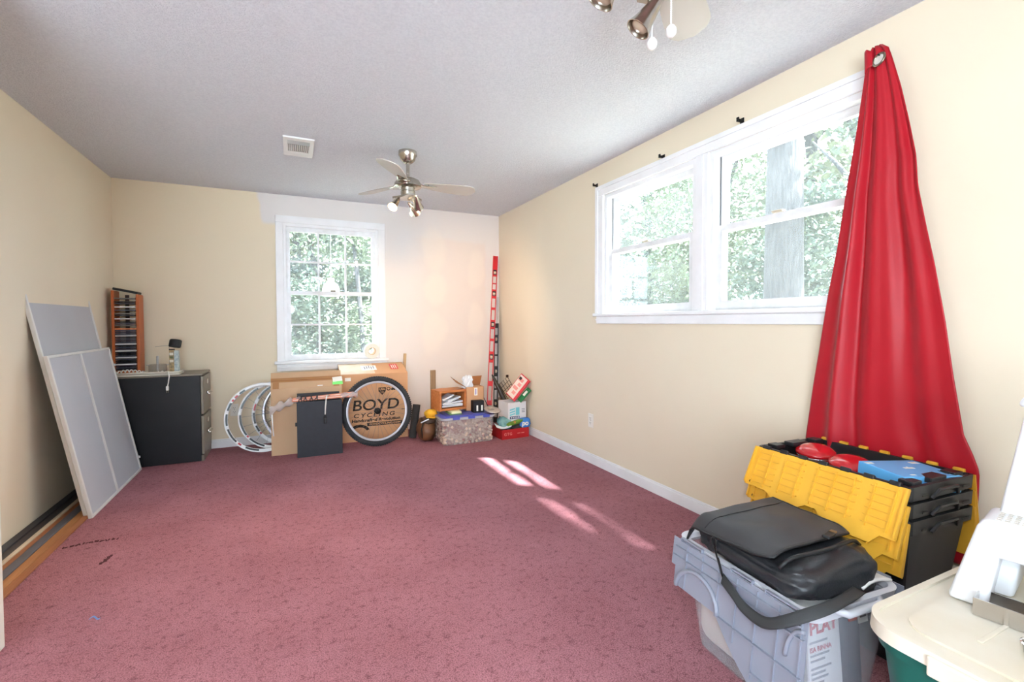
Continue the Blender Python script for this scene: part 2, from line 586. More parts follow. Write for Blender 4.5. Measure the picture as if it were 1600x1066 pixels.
# ---------------------------------------------------------------- window 2 (two double-hung units mulled together)
w2 = setting('window_2', (XR, 2.1, 1.2))
xo = XR
def casing2(y0, y1, z0, z1):
    m_ = MB().bb((xo - 0.018, y0, z0), (xo, y1, z1), bev=0.003, seg=1)
    return m_
m_ = casing2(3.09, 3.185, 1.245, 2.185); m_.bb((xo - 0.026, 3.155, 1.245), (xo, 3.185, 2.262)); m_.build('casing', WHITE, w2)
m_ = casing2(1.125, 1.20, 1.245, 2.185); m_.bb((xo - 0.026, 1.125, 1.245), (xo, 1.145, 2.262)); m_.build('casing', WHITE, w2)
m_ = casing2(1.145, 3.155, 2.185, 2.262); m_.bb((xo - 0.026, 1.145, 2.235), (xo, 3.155, 2.262)); m_.build('casing', WHITE, w2)
MB().bb((xo - 0.014, 2.055, 1.25), (xo + 0.1, 2.155, 2.185), bev=0.003, seg=1).bb((xo - 0.02, 2.09, 1.25), (xo, 2.12, 2.185)).build('mullion', WHITE, w2)
MB().bb((xo - 0.034, 1.10, 1.225), (xo + 0.06, 3.21, 1.25), bev=0.006).build('sill', WHITE, w2)
MB().bb((xo - 0.018, 1.12, 1.168), (xo, 3.18, 1.225), bev=0.003, seg=1).bb((xo - 0.024, 1.12, 1.195), (xo, 3.18, 1.203)).build('apron', WHITE, w2)
for (a, b_) in ((1.20, 2.055), (2.155, 3.09)):
    mb = MB()
    for y0, y1 in ((a, a + 0.03), (b_ - 0.03, b_)): mb.bb((xo, y0, 1.25), (xo + T, y1, 2.185))
    mb.bb((xo, a + 0.03, 2.155), (xo + T, b_ - 0.03, 2.185))
    mb.build('jamb', WHITE, w2)
    trk = MB()
    for yy in (a + 0.034, b_ - 0.034): trk.bb((xo + 0.05, yy - 0.004, 1.73), (xo + 0.06, yy + 0.004, 2.155))
    trk.build('sash_track', mat('grey_sash_track', (120, 120, 122), rough=0.5), w2, kind='stuff')
    y0, y1 = a + 0.03, b_ - 0.03
    for nm, xa, xb, z0, z1, st, tr, br in (('upper_sash', xo + 0.055, xo + 0.085, 1.71, 2.155, 0.042, 0.04, 0.036),
                                           ('lower_sash', xo + 0.02, xo + 0.052, 1.25, 1.745, 0.045, 0.034, 0.055)):
        fr = MB()
        fr.bb((xa, y0, z0), (xb, y0 + st, z1)).bb((xa, y1 - st, z0), (xb, y1, z1))
        fr.bb((xa, y0 + st, z1 - tr), (xb, y1 - st, z1)).bb((xa, y0 + st, z0), (xb, y1 - st, z0 + br))
        xm = (xa + xb) / 2
        s_ = sash(w2, nm, fr, [MB().bb((xm - .0015, y0 + st, z0 + br), (xm + .0015, y1 - st, z1 - tr))], [])
        if nm == 'lower_sash':
            MB().bb((xo + 0.002, (y0 + y1) / 2 - 0.03, 1.745), (xo + 0.03, (y0 + y1) / 2 + 0.03, 1.757), bev=0.003).build('sash_lock', mat('ivory_lock', (214, 205, 186), rough=0.4, metal=0.3), s_)

# ---------------------------------------------------------------- outdoors
EAVE = mat('white_soffit', (230, 230, 228), rough=0.6)
struct('trim_2', MB().bb((XL - T, YB + T, 2.62), (XR + .29, YB + T + .5, 2.72)), EAVE)      # eave over the far wall
struct('trim_3', MB().bb((XR + T, YF, 2.62), (XR + T + .17, YB + T, 2.72)), EAVE)         # added overhang on the right wall, depth set to narrow the sun patches
struct('roof_deck', MB().bb((XL2 - T, YF - T, H + .12), (XR + T, YB + T, H + .26)), EAVE)
struct('roof_sky_block', MB().bb((XL2 - T - 1.6, YF - T - 1.3, 2.28), (2.4, YF - T, 2.4)).bb((XL2 - T - 1.6, YF - T, 2.28), (XL2 - T, 3.0, 2.4)), EAVE)  # unseen slab, added to keep sky light off the walls
struct('ground_bounce', MB().bb((-14, -16, -0.5), (4.0, YF - T - .02, -0.1)).bb((-14, YF - T - .02, -0.5), (XL2 - T - .02, 6, -0.1)), mat('pale_bounce_ground', (220, 229, 235), rough=0.9, var=(214, 223, 229), vscale=2))  # unseen pale slab, added to bounce sunlight up onto the ceiling
struct('ground_outside', MB().bb((-40, -30, -0.7), (45, 60, -0.5)), mat('leaf_litter_ground', (136, 132, 122), rough=0.95, var=(150, 150, 130), vscale=1.5))
BARK = mat('grey_bark', (72, 70, 72), rough=0.95, var=(52, 50, 52), vscale=26, stretch=(1, 1, 0.18), bump=0.9, bscale=30, bdist=0.03)
LEAF_A = mat('leaf_green', (90, 101, 78), rough=0.6, spec=0.3, var=(112, 122, 98), vscale=1.2)
LEAF_B = mat('leaf_blue_green', (80, 94, 81), rough=0.6, spec=0.3, var=(101, 113, 100), vscale=1.2)
LEAF_C = mat('leaf_yellow_green', (106, 112, 86), rough=0.6, spec=0.3, var=(124, 128, 104), vscale=1.2)
def leaf_mesh(seed, n, size, clumps=26):
    r = random.Random(seed)
    cs = []
    while len(cs) < clumps:
        p = Vector((r.uniform(-1, 1), r.uniform(-1, 1), r.uniform(-1, 1)))
        if p.length < 0.95: cs.append((p * 0.85, r.uniform(0.18, 0.38)))
    v, f = [], []
    for i in range(n):
        c, rad = r.choice(cs)
        p = c + Vector((r.gauss(0, .5), r.gauss(0, .5), r.gauss(0, .42))) * rad
        e = Euler((r.uniform(-1.1, 1.1), r.uniform(-1.1, 1.1), r.uniform(0, 6.28))).to_matrix()
        s_ = size * r.uniform(0.6, 1.3)
        k = len(v)
        for q in ((-1, 0, 0), (-.25, -.42, .1), (.55, -.36, .05), (1, 0, -.12), (.55, .36, .05), (-.25, .42, .1)):
            v.append(p + e @ Vector(q) * s_)
        f.append(tuple(range(k, k + 6)))
    me = bpy.data.meshes.new('foliage')
    me.from_pydata([tuple(x) for x in v], [], f)
    return me
LM = [leaf_mesh(s_, 5200, sz) for s_, sz in ((1, .036), (2, .032), (3, .04))]
LMM = {}
def foliage(parent, loc, rad, kind, m, rz):
    key = (kind, m.name)
    if key not in LMM:
        me = LM[kind].copy(); me.materials.append(m); LMM[key] = me
    o = bpy.data.objects.new('foliage', LMM[key])
    link(o, parent)
    o.location = loc
    o.scale = rad
    o.rotation_euler = (0, 0, rz)
    return o
def tree(label, x, y, tr, th, crowns, m, bend=0.0, group='trees outside the windows', lean=(0, 0), forks=2):
    t = thing('tree', label, 'tree', (x, y, -0.5), group=group)
    r = random.Random(int(x * 100 + y * 37))
    pts, rad = [], []
    n = 12
    for i in range(n):
        k = i / (n - 1)
        pts.append((lean[0] * k + bend * math.sin(k * 4 + x), lean[1] * k + bend * math.cos(k * 3 + y), th * k))
        rad.append(tr * (1.25 if i == 0 else 1 - 0.55 * k))
    MB().tube(pts, rad, seg=14).build('trunk', BARK, t, smooth=True, local=True)
    for b_ in range(forks):
        k = 6 + b_
        p0 = Vector(pts[k])
        d = Vector((r.uniform(-1, 1), r.uniform(-1, 1), r.uniform(.6, 1.4))) * th * .22
        MB().tube([p0, p0 + d * .5 + Vector((0, 0, .05)), p0 + d], [tr * .4, tr * .3, tr * .12], seg=8).build('branch', BARK, t, smooth=True, local=True)
    for (cx, cy, cz, rx, rz) in crowns:
        foliage(t, (cx, cy, cz), (rx, rx, rz), r.randrange(3), m, r.uniform(0, 6.28))
    return t
# seen through the wide window
tree('thick grey tree trunk close outside the wide right window', 6.5, 4.55, .29, 11, [(0, 0, 9.5, 3.0, 2.2)], LEAF_A, forks=3)
tree('leafy tree left of the thick trunk outside the wide window', 8.6, 7.6, .13, 7, [(0, 0, 4.4, 2.2, 2.4), (.8, 1.2, 3.0, 1.8, 1.5)], LEAF_A)
tree('leafy tree right of the thick trunk outside the wide window', 8.4, 4.6, .12, 7, [(0, -.3, 3.9, 2.0, 1.9), (.6, .8, 2.6, 1.8, 1.4)], LEAF_B)
tree('tall tree farther behind the thick trunk beyond the wide window', 12.5, 8.0, .2, 10, [(0, 0, 6, 3.2, 3.0), (1, -1, 3.2, 2.6, 1.8)], LEAF_C)
tree('farthest left tree seen through the wide window', 10.5, 12.0, .18, 9, [(0, 0, 4.6, 3.4, 3.2), (-1, 1, 2.4, 2.4, 1.6)], LEAF_B)
# seen through the far window
tree('bushy tree with a forked dark stem outside the far window, left', .35, 11.0, .07, 5.5, [(-.6, 0, 3.3, 1.6, 1.6), (.2, .5, 1.6, 1.5, 1.1)], LEAF_B, bend=.22)
tree('slender curved tree in the middle of the far window view', 1.28, 10.4, .06, 6, [(0, .6, 4.0, 1.5, 1.6), (.1, .9, 1.7, 1.4, 1.0)], LEAF_A, bend=.12)
tree('dark straight tree at the right of the far window view', 2.0, 12.6, .12, 7, [(.3, .2, 3.2, 1.9, 1.9), (.8, .4, 1.5, 1.5, 1.2)], LEAF_B)
tree('pale tall tree deep behind the far window view', .2, 16.5, .16, 9, [(-.6, 0, 4.6, 3.0, 2.4), (1.4, .6, 2.2, 2.6, 1.8)], LEAF_C)
tree('broad tree filling the background of the far window view', 3.8, 17.0, .18, 9, [(0, 0, 5.0, 3.0, 3.0), (-1.2, 0, 2.2, 2.4, 1.6)], LEAF_A)
tree('outermost left tree beyond the far window', -3.2, 13.5, .16, 8, [(0, 0, 4.6, 2.6, 2.6)], LEAF_B)
tree('unseen overhanging tree added to dapple the sun in the wide window', 6.2, -1.9, .16, 8.5, [(-1.55, 1.95, 7.7, 1.6, 1.1)], LEAF_A)  # out of view; crown placed in the sun's path to thin the beam
def shrub(label, x, y, s_, m):
    t = thing('shrub', label, 'shrub', (x, y, -.5), group='shrubs outside the far window')
    MB().tube([(0, 0, 0), (.03, .02, .5 * s_)], [.03, .015], seg=7).build('stem', BARK, t, local=True)
    foliage(t, (0, 0, .55 * s_), (s_, s_, .6 * s_), int(x * 7) % 3, m, x)
shrub('low yellow-green shrub at the bottom right of the far window view', 1.55, 9.0, .8, LEAF_C)
shrub('low green shrub at the bottom left of the far window view', .15, 9.2, .75, LEAF_A)
shrub('low green shrub in the bottom middle of the far window view', .85, 9.8, .8, LEAF_B)

# white dome added outside the far window for the pale bell shape there
CHW = mat('white_enamel', (245, 246, 246), rough=0.3)
LX, LY, LZ = .42, 5.75, 1.53
t = thing('hanging_dome', 'white dome shape added outside the far window', 'lantern', (LX, LY, LZ))
MB().lathe([(.018, .16), (.034, .155), (.038, .11), (.075, .085), (.093, .03), (.096, -.05), (.091, -.05), (.082, .03), (.026, .085)], 28,
           Matrix.Translation((LX, LY, LZ)), cap=False).build('dome', CHW, t, smooth=True)
MB().cyl((LX, LY, LZ + .15), (LX, LY, 2.62), .003, seg=6).build('cord', CHW, t)

# ---------------------------------------------------------------- ceiling fans
NICKEL = mat('brushed_nickel', (196, 190, 180), rough=0.24, metal=1.0, var=(178, 172, 162), vscale=30)
BLADE = mat('satin_grey_blade', (196, 188, 180), rough=0.35, spec=0.5, var=(188, 181, 173), vscale=3)
BULB_ON = mat('lit_warm_bulb', (255, 236, 205), emit=(255, 214, 160), estr=30)
BULB_OFF = mat('unlit_bulb_glass', (196, 176, 154), rough=0.15)
PENDANT = mat('white_pendant', (250, 250, 250), rough=0.3)
def fan(label, x, y, base, spots, lit, drop=0.0, chains=((.035, .06, .43), (.075, .01, .41))):
    t = thing('ceiling_fan', label, 'ceiling fan', (x, y, H), group='two matching ceiling fans')
    L_ = dict(local=True)
    MB().lathe([(.066, 0), (.067, -.03), (.058, -.042), (.054, -.062), (.036, -.08), (.022, -.088)], 32).build('canopy', NICKEL, t, smooth=True, auto=40, **L_)
    MB().cyl((0, 0, -.085), (0, 0, -.2), .0125).build('downrod', NICKEL, t, smooth=True, auto=40, **L_)
    MB().lathe([(.016, -.188), (.05, -.196), (.082, -.212), (.097, -.236), (.098, -.258), (.09, -.264), (.052, -.268), (.05, -.292), (.053, -.296), (.05, -.328), (.02, -.33)], 36).build('motor_housing', NICKEL, t, smooth=True, auto=35, **L_)
    for k in range(3):
        a = base + k * 2 * PI / 3
        M = Matrix.Rotation(a, 4, 'Z')
        # arm: a curved, pointed metal leaf that grips the blade root
        MB().grid(lambda u, v: M @ Vector((.05 + .17 * u, (v - .5) * .11 * (1 - .75 * u) * (1 if u < .98 else .5), -.232 - .012 * math.sin(u * PI) + .004 * (v - .5))), 9, 5).build('blade_arm', NICKEL, t, smooth=True, local=True, solid=.004)
        def outline(n=20):
            pts = []
            L0, L1 = .12, .53
            for i in range(n + 1):
                u = i / n
                w = .036 + .042 * math.sin(min(1, u * 1.25) * PI / 2) if u < .8 else .078 * math.sqrt(max(0, 1 - ((u - .8) / .2) ** 2))
                pts.append((L0 + (L1 - L0) * u, w))
            return pts
        o = outline()
        poly = [(p[0], -p[1] * .85) for p in o] + [(p[0], p[1]) for p in reversed(o[:-1])]
        Mb = M @ Matrix.Translation((0, 0, -.236)) @ Matrix.Rotation(R(-13), 4, 'X')
        b_ = MB().prism(poly, .006, Mb).build('blade', BLADE, t, **L_)
        sc_ = MB()
        for (sx_, sy_) in ((.15, .02), (.15, -.02), (.19, 0)):
            sc_.cyl(Mb @ Vector((sx_, sy_, -.002)), Mb @ Vector((sx_, sy_, .009)), .005, seg=8)
        sc_.build('screw', NICKEL, b_, kind='stuff', **L_)
    tri = []
    for k in range(3):
        for da in (-.26, 0, .26):
            a = base + .5 + k * 2 * PI / 3 + da
            tri.append(((.118 if da == 0 else .112) * math.cos(a), (.118 if da == 0 else .112) * math.sin(a)))
        a = base + .5 + (k + .5) * 2 * PI / 3
        tri.append((.062 * math.cos(a), .062 * math.sin(a)))
    MB().prism(tri, .014, Matrix.Translation((0, 0, -.345))).build('light_plate', NICKEL, t, **L_)
    for (px, py, d, on) in spots:
        d = Vector(d).normalized()
        p = Vector((px, py, -.345))
        q = p + Vector((0, 0, -.045 - drop))
        M = Matrix.Translation(q - d * .035) @ d.to_track_quat('Z', 'Y').to_matrix().to_4x4()
        h = MB().lathe([(.006, -.03), (.012, -.02), (.02, .02), (.027, .06), (.034, .085), (.036, .09), (.033, .09), (.026, .06)], 24, M, cap=False).build('spotlight', NICKEL, t, smooth=True, auto=50, **L_)
        MB().cyl(p, q, .006, seg=10).build('stem', NICKEL, h, smooth=True, auto=40, **L_)
        MB().lathe([(.004, .03), (.022, .055), (.028, .075), (.022, .084), (.004, .088)], 20, M).build('bulb', BULB_ON if on else BULB_OFF, h, smooth=True, **L_)
        if on:
            ld = bpy.data.lights.new('spot_bulb', 'SPOT')
            ld.energy = lit; ld.color = (1.0, 0.70, 0.42); ld.spot_size = R(95); ld.spot_blend = 0.9; ld.shadow_soft_size = .03
            lo_ = bpy.data.objects.new('spot_bulb_light', ld)
            link(lo_, h)
            lo_.location = M @ Vector((0, 0, .10))
            lo_.rotation_euler = d.to_track_quat('-Z', 'Y').to_euler()
    for k, (cx, cy, cl) in enumerate(chains):
        c = MB()
        c.cyl((cx, cy, -.33), (cx, cy, -cl), .0012, seg=5)
        for j in range(int((cl - .34) / .006)):
            c.box((cx, cy, -.34 - j * .006), (.0034, .0034, .0034))
        pc = c.build('pull_chain', PENDANT, t, **L_)
        MB().lathe([(.001, .014), (.014, .009), (.018, 0), (.014, -.009), (.001, -.014)], 14, Matrix.Translation((cx, cy, -cl - .012)) @ Matrix.Rotation(R(70), 4, 'Y') @ Matrix.Scale(.8, 4, (0, 0, 1))).build('pendant', PENDANT, pc, smooth=True, **L_)
    return t
fan('whole brushed nickel ceiling fan with lit spotlights in front of the far window', .796, 3.5, 0.0,
    [(-.095, -.02, (-.45, -.45, -.62), True), (.045, -.10, (.38, .85, -.50), True), (.06, .09, (.7, .5, -.5), False)], 34)
fan('near ceiling fan cut off by the top edge of the picture', .88, .975, R(34),
    [(-.133, .020, (-.40, .30, -.85), False), (.040, .075, (-.50, .30, -.80), False), (.03, -.12, (.4, -.7, -.5), False)], 0, .0,
    ((.075, .105, .440), (.10, .055, .425)))

# ---------------------------------------------------------------- ceiling register
t = thing('ceiling_vent', 'white ceiling air vent with dark slots left of the far fan', 'vent', (.067, 3.73, H))
vx0, vx1, vy0, vy1 = -.032, .165, 3.537, 3.915
VW = mat('white_vent_metal', (232, 231, 230), rough=0.4)
mb = MB()
mb.bb((vx0, vy0, H - .010), (vx0 + .028, vy1, H)).bb((vx1 - .028, vy0, H - .010), (vx1, vy1, H))
mb.bb((vx0 + .028, vy0, H - .010), (vx1 - .028, vy0 + .05, H)).bb((vx0 + .028, vy1 - .10, H - .010), (vx1 - .028, vy1, H))
mb.build('frame', VW, t)
MB().bb((vx0 + .028, vy0 + .05, H - .004), (vx1 - .028, vy1 - .10, H - .001)).build('backing', mat('vent_dark', (84, 70, 66), rough=0.9), t)
for k in range(12):
    x = vx0 + .030 + k * (vx1 - vx0 - .060) / 11
    MB().box((x, vy0 + .182, H - .009), (.0065, .15, .011), rot=(0, R(25), 0)).build('slat', VW, t)
MB().box(((vx0 + vx1) / 2, vy0 + .078, H - .009), (vx1 - vx0 - .056, .05, .008), rot=(R(-14), 0, 0)).build('damper', mat('vent_grey', (176, 177, 178), rough=0.5), t)

# ---------------------------------------------------------------- wall outlets
def outlet(label, M, group='wall outlets'):
    t = thing('wall_outlet', label, 'outlet', M.translation, group=group)
    OW = mat('ivory_outlet', (238, 234, 224), rough=0.35)
    MB().box((0, 0, .003), (.07, .114, .006), bev=.002, M=M).build('plate', OW, t)
    for s_ in (-1, 1):
        sk = MB().box((0, s_ * .0195, .007), (.034, .028, .004), bev=.0018, M=M).build('socket', OW, t)
        sl = MB()
        for dx in (-.007, .007): sl.box((dx, s_ * .0195 + .003, .0092), (.0022, .009, .001), M=M)
        sl.box((0, s_ * .0195 - .008, .0092), (.005, .005, .001), M=M)
        sl.build('slot', mat('outlet_slot', (70, 66, 60), rough=0.7), sk, kind='stuff')
    MB().cyl(M @ Vector((0, 0, .005)), M @ Vector((0, 0, .0075)), .003, seg=8).build('screw', NICKEL, t)
outlet('white duplex outlet on the right wall below the wide window', Matrix.Translation((XR, 3.272, .357)) @ Euler((R(90), 0, R(-90))).to_matrix().to_4x4())
outlet('white duplex outlet on the far wall seen through the bare wheel rim', Matrix.Translation((-.50, YB, .35)) @ Euler((R(90), 0, 0)).to_matrix().to_4x4())

# ---------------------------------------------------------------- curtain rod brackets left above the wide window
BLK = mat('matte_black', (26, 26, 28), rough=0.55)
BLKM = mat('black_metal', (34, 33, 33), rough=0.4, metal=0.6)
for lab, y, z in (('small black curtain rod bracket at the far corner of the wide window', 3.192, 2.285),
                  ('small black curtain rod bracket left of the wide window centre post', 2.438, 2.278),
                  ('small black curtain rod bracket right of the wide window centre post', 1.834, 2.285)):
    t = thing('curtain_bracket', lab, 'bracket', (XR, y, z), group='black brackets above the wide window')
    MB().bb((XR - .006, y - .012, z - .016), (XR, y + .012, z + .016), bev=.002).build('wall_plate', BLKM, t)
    MB().bb((XR - .034, y - .007, z - .008), (XR - .006, y + .007, z + .006), bev=.002).bb((XR - .04, y - .007, z - .008), (XR - .034, y + .007, z + .014)).build('hook', BLKM, t)

# ---------------------------------------------------------------- red curtain gathered on one nail
def lerp_curve(tbl, z):
    for (z0, y0), (z1, y1) in zip(tbl, tbl[1:]):
        if z <= z0 and z >= z1:
            k = (z0 - z) / (z0 - z1)
            return y0 + (y1 - y0) * k
    return tbl[-1][1] if z < tbl[-1][0] else tbl[0][1]
LEFT_E = [(2.31, 1.160), (2.295, 1.174), (2.28, 1.178), (2.112, 1.203), (1.959, 1.226), (1.749, 1.261), (1.504, 1.298), (1.292, 1.337), (1.073, 1.368), (.892, 1.395), (.628, 1.428), (.30, 1.45)]
RIGHT_E = [(2.31, 1.122), (2.29, 1.100), (2.245, 1.088), (2.114, 1.057), (1.965, 1.029), (1.834, 1.006), (1.708, .996), (1.555, .967), (1.394, .935), (1.189, .90), (.978, .871), (.772, .838), (.709, .812), (.651, .793), (.565, .794), (.45, .80), (.30, .80)]
RED = mat('red_curtain_satin', (178, 20, 37), rough=0.45, spec=0.3, sheen=0.08, var=(171, 17, 33), vscale=4, bump=0.05, bscale=300, bdist=0.001)
t = thing('red_curtain', 'red curtain gathered at one grommet and fanned down the right wall', 'curtain', (2.22, 1.14, .3))
def curtain_pt(u, v):
    z = 2.31 - (2.31 - .30) * v
    yl, yr = lerp_curve(LEFT_E, z), lerp_curve(RIGHT_E, z)
    y = yl + (yr - yl) * u
    w = abs(yl - yr)
    f = (math.sin(u * 19 + .8) * .5 + math.sin(u * 33 + 2.0 + v * 1.4) * .28 + math.sin(u * 9 + v * 2.2) * .5)
    f += 1.0 * math.exp(-((u - .30 - .04 * v) / .045) ** 2) - .9 * math.exp(-((u - .21) / .04) ** 2)
    f -= .6 * math.exp(-((u - .62 - .1 * math.sin(v * 3)) / .06) ** 2) * (v > .45) * min(1, (v - .45) * 4)
    amp = .006 + .013 * min(1, v * 2.2)
    f += 1.2 * math.exp(-((u - .93) / .06) ** 2) * math.exp(-((v - .22) / .12) ** 2)
    return (2.198 + amp * f - .012 * math.exp(-v * 14), y, z)
MB().grid(curtain_pt, 90, 90).build('cloth', RED, t, smooth=True, solid=.003)
MB().grid(lambda u, v: (2.180 - .006 * math.sin(u * PI) - .003 * v, 1.180 - .028 * u - .004 * v, 2.302 - .09 * v * (1 - .3 * u) + .006 * math.sin(u * 5)), 10, 8).build('top_fold', RED, t, smooth=True, solid=.003)
gM = Matrix.Translation((2.176, 1.125, 2.247)) @ Euler((0, R(-78), R(-14))).to_matrix().to_4x4()
MB().ring((0, 0, 0), [(.019, -.003), (.021, .003), (.027, .004), (.029, 0), (.027, -.003)], gM, 32).build('grommet', mat('antique_nickel', (150, 142, 128), rough=0.3, metal=1.0), t, smooth=True)
MB().lathe([(.0195, -.001), (.0195, .001)], 24, gM).build('lining_patch', mat('pale_lining', (222, 218, 210), rough=0.7), t)
MB().cyl((2.263, 1.122, 2.262), (2.168, 1.124, 2.264), .003, seg=8).build('nail', BLKM, t)

# ---------------------------------------------------------------- filing cabinet
CBK = mat('black_cabinet_enamel', (20, 22, 26), rough=0.42, spec=0.4, var=(25, 27, 31), vscale=6)
CGR = mat('grey_brown_cabinet_front', (124, 116, 102), rough=0.38, spec=0.5, metal=0.25, var=(136, 128, 114), vscale=5)
cx0, cx1, cy0, cy1, cz = -1.345, -.685, 4.757, 5.165, .745
t = thing('filing_cabinet', 'black two-drawer filing cabinet with bronze-grey front against the far wall', 'cabinet', ((cx0 + cx1) / 2, (cy0 + cy1) / 2, 0))
MB().bb((cx0, cy0, .0), (cx1 - .022, cy1, cz - .012), bev=.004).build('body', CBK, t)
MB().bb((cx0, cy0 + .002, cz - .012), (cx1 - .004, cy1, cz + .003), bev=.003).build('top', CGR, t)
for (z0, z1) in ((.40, .725), (.055, .385)):
    d = MB().bb((cx1 - .022, cy0 + .012, z0), (cx1, cy1 - .012, z1), bev=.004).build('drawer', CGR, t)
    zc = z0 + (z1 - z0) * .52
    MB().bb((cx1, 4.90, zc - .012), (cx1 + .02, 5.02, zc + .012), bev=.006).bb((cx1 + .012, 4.89, zc - .016), (cx1 + .03, 5.03, zc - .004), bev=.004).build('handle', mat('chrome', (214, 212, 208), rough=0.14, metal=1.0), d, smooth=True, auto=40)
    MB().bb((cx1, 4.925, z1 - .085), (cx1 + .004, 4.995, z1 - .04), bev=.001, seg=1).build('label_holder', mat('chrome', (0, 0, 0)), d)
    MB().bb((cx1 + .004, 4.932, z1 - .079), (cx1 + .005, 4.988, z1 - .046)).build('label_card', mat('white_card', (240, 238, 230), rough=0.7), d)
MB().bb((cx1 - .022, cy0, .0), (cx1 - .004, cy1, .05)).build('plinth', CGR, t)
CAB = cz + .003

# white plastic shelf tray with a coiled cord on the cabinet
PW = mat('ivory_plastic', (226, 220, 204), rough=0.45, var=(216, 209, 192), vscale=9)
t = thing('white_tray', 'flat off-white plastic tray lying on the filing cabinet', 'tray', (-1.1, 4.86, CAB))
pts = [(-1.335, 4.77), (-.90, 4.77)] + [(-.90 + .04 * math.cos(a), 4.81 + .04 * math.sin(a)) for a in [R(q) for q in (-60, -30, 0)]] + [(-.86, 5.0), (-.90, 5.03), (-1.335, 5.03)]
MB().prism(pts, .012, Matrix.Translation((0, 0, CAB))).build('base', PW, t)
MB().tube([(-1.335, 4.776, CAB + .020), (-1.1, 4.774, CAB + .024), (-.905, 4.776, CAB + .020), (-.868, 4.81, CAB + .018), (-.866, 4.99, CAB + .018)], .009, seg=8).build('rim', PW, t, smooth=True)
CORDW = mat('white_cord', (236, 232, 224), rough=0.45)
t = thing('power_cord', 'white power cord coiled on the tray with its plug hanging down', 'cord', (-.93, 4.75, .58))
pts = []
for i in range(120):
    k = i / 119
    pts.append((-1.29 + .33 * k, 4.80 + .012 * math.sin(k * 80), CAB + .030 + .010 * math.cos(k * 80) + .014 * math.sin(k * 6)))
pts += [(-.945, 4.79, CAB + .03), (-.93, 4.762, CAB + .024), (-.922, 4.748, CAB - .01), (-.928, 4.747, CAB - .06), (-.935, 4.748, .655)]
MB().tube(pts, .0042, seg=6).build('cable', CORDW, t, smooth=True)
MB().box((-.935, 4.746, .640), (.02, .014, .036), bev=.004).build('plug', CORDW, t)
pr = MB()
for dx in (-.005, .005): pr.bb((-.935 + dx - .001, 4.744, .603), (-.935 + dx + .001, 4.749, .622))
pr.build('prong', mat('chrome', (0, 0, 0)), t, kind='stuff')

# tall wooden CD rack
ORW = mat('orange_pine', (196, 104, 50), rough=0.45, var=(178, 88, 38), vscale=6, stretch=(9, 9, .6))
rx0, rx1, ry0, ry1, rz1 = -1.352, -1.166, 4.965, 5.11, 1.425
RB = CAB + .012
t = thing('cd_rack', 'tall orange pine CD rack standing on the filing cabinet', 'rack', ((rx0 + rx1) / 2, (ry0 + ry1) / 2, RB))
for xa, xb, zt in ((rx0, rx0 + .020, rz1 + .03), (rx1 - .020, rx1, rz1)):
    MB().bb((xa, ry0, RB), (xb, ry1, zt), bev=.004).build('side_panel', ORW, t)
MB().bb((rx0 + .020, ry0, RB), (rx1 - .020, ry1, RB + .016)).build('base', ORW, t)
MB().bb((rx0 + .06, ry1 - .008, RB + .016), (rx0 + .088, ry1, rz1)).build('back_slat', mat('dark_walnut', (72, 48, 38), rough=0.6), t)
nt_ = 44
tk = MB()
for k in range(nt_):
    z = RB + .026 + k * (rz1 - RB - .04) / nt_
    for xa in (rx0 + .020, rx1 - .026): tk.bb((xa, ry0 + .004, z - .0022), (xa + .006, ry1 - .01, z + .0012))
tk.build('notches', ORW, t, kind='stuff')
cd_me = MB().bb((0, 0, 0), (rx1 - rx0 - .046, .122, .0098), bev=.0008, seg=1)
cdp = [mat('cd_black', (34, 34, 40), rough=0.25), mat('cd_slate', (74, 76, 88), rough=0.25), mat('cd_grey', (128, 122, 116), rough=0.25), mat('cd_white', (226, 226, 228), rough=0.3), mat('cd_orange', (226, 140, 92), rough=0.3), mat('cd_plum', (66, 56, 70), rough=0.25)]
cd0 = cd_me.build('cd_case', cdp[0], None)
CDM = [cd0.data]
for m_ in cdp[1:]:
    me = cd0.data.copy(); me.materials[0] = m_; CDM.append(me)
cdn = {0: 'black', 1: 'slate grey', 2: 'mid grey', 3: 'white', 4: 'orange', 5: 'plum'}
pitch = (rz1 - RB - .04) / nt_
pat = '0111031101130115011301151015101131001004000200102032000'
first = True
cdc = 0
for k in range(43):
    if k > 21 and k in (25, 29, 31, 34, 36, 38, 41): continue
    ci = {7: 3, 11: 3, 15: 3, 20: 3, 24: 4, 30: 3, 37: 3, 42: 2, 3: 3}.get(k, (0, 1, 5, 1, 0)[k % 5] if k < 23 else (0, 2, 2, 1)[k % 4])
    if first:
        o = cd0; o.data = CDM[ci]; first = False
    else:
        o = bpy.data.objects.new('cd_case', CDM[ci]); link(o)
    o.location = (rx0 + .023, ry0 + rnd.uniform(-.008, .003), RB + .0275 + k * pitch)
    cdc += 1
    od = str(cdc) + ('th' if 10 < cdc % 100 < 14 else {1: 'st', 2: 'nd', 3: 'rd'}.get(cdc % 10, 'th'))
    tag(o, f'{cdn[ci]} CD case, {od} from the bottom of the pine rack', 'CD case', 'CD cases in the pine rack')
t = thing('black_case', 'small black slab tilted across the top of the CD rack', 'case', (-1.26, 5.03, rz1))
MB().box((-1.258, 5.03, rz1 + .029), (.172, .12, .02), rot=(0, R(12), 0), bev=.004).build('shell', BLK, t)
MB().box((-1.258, 5.03, rz1 + .0405), (.15, .10, .002), rot=(0, R(12), 0)).build('cover', mat('tan_leatherette', (206, 188, 152), rough=0.6), t)

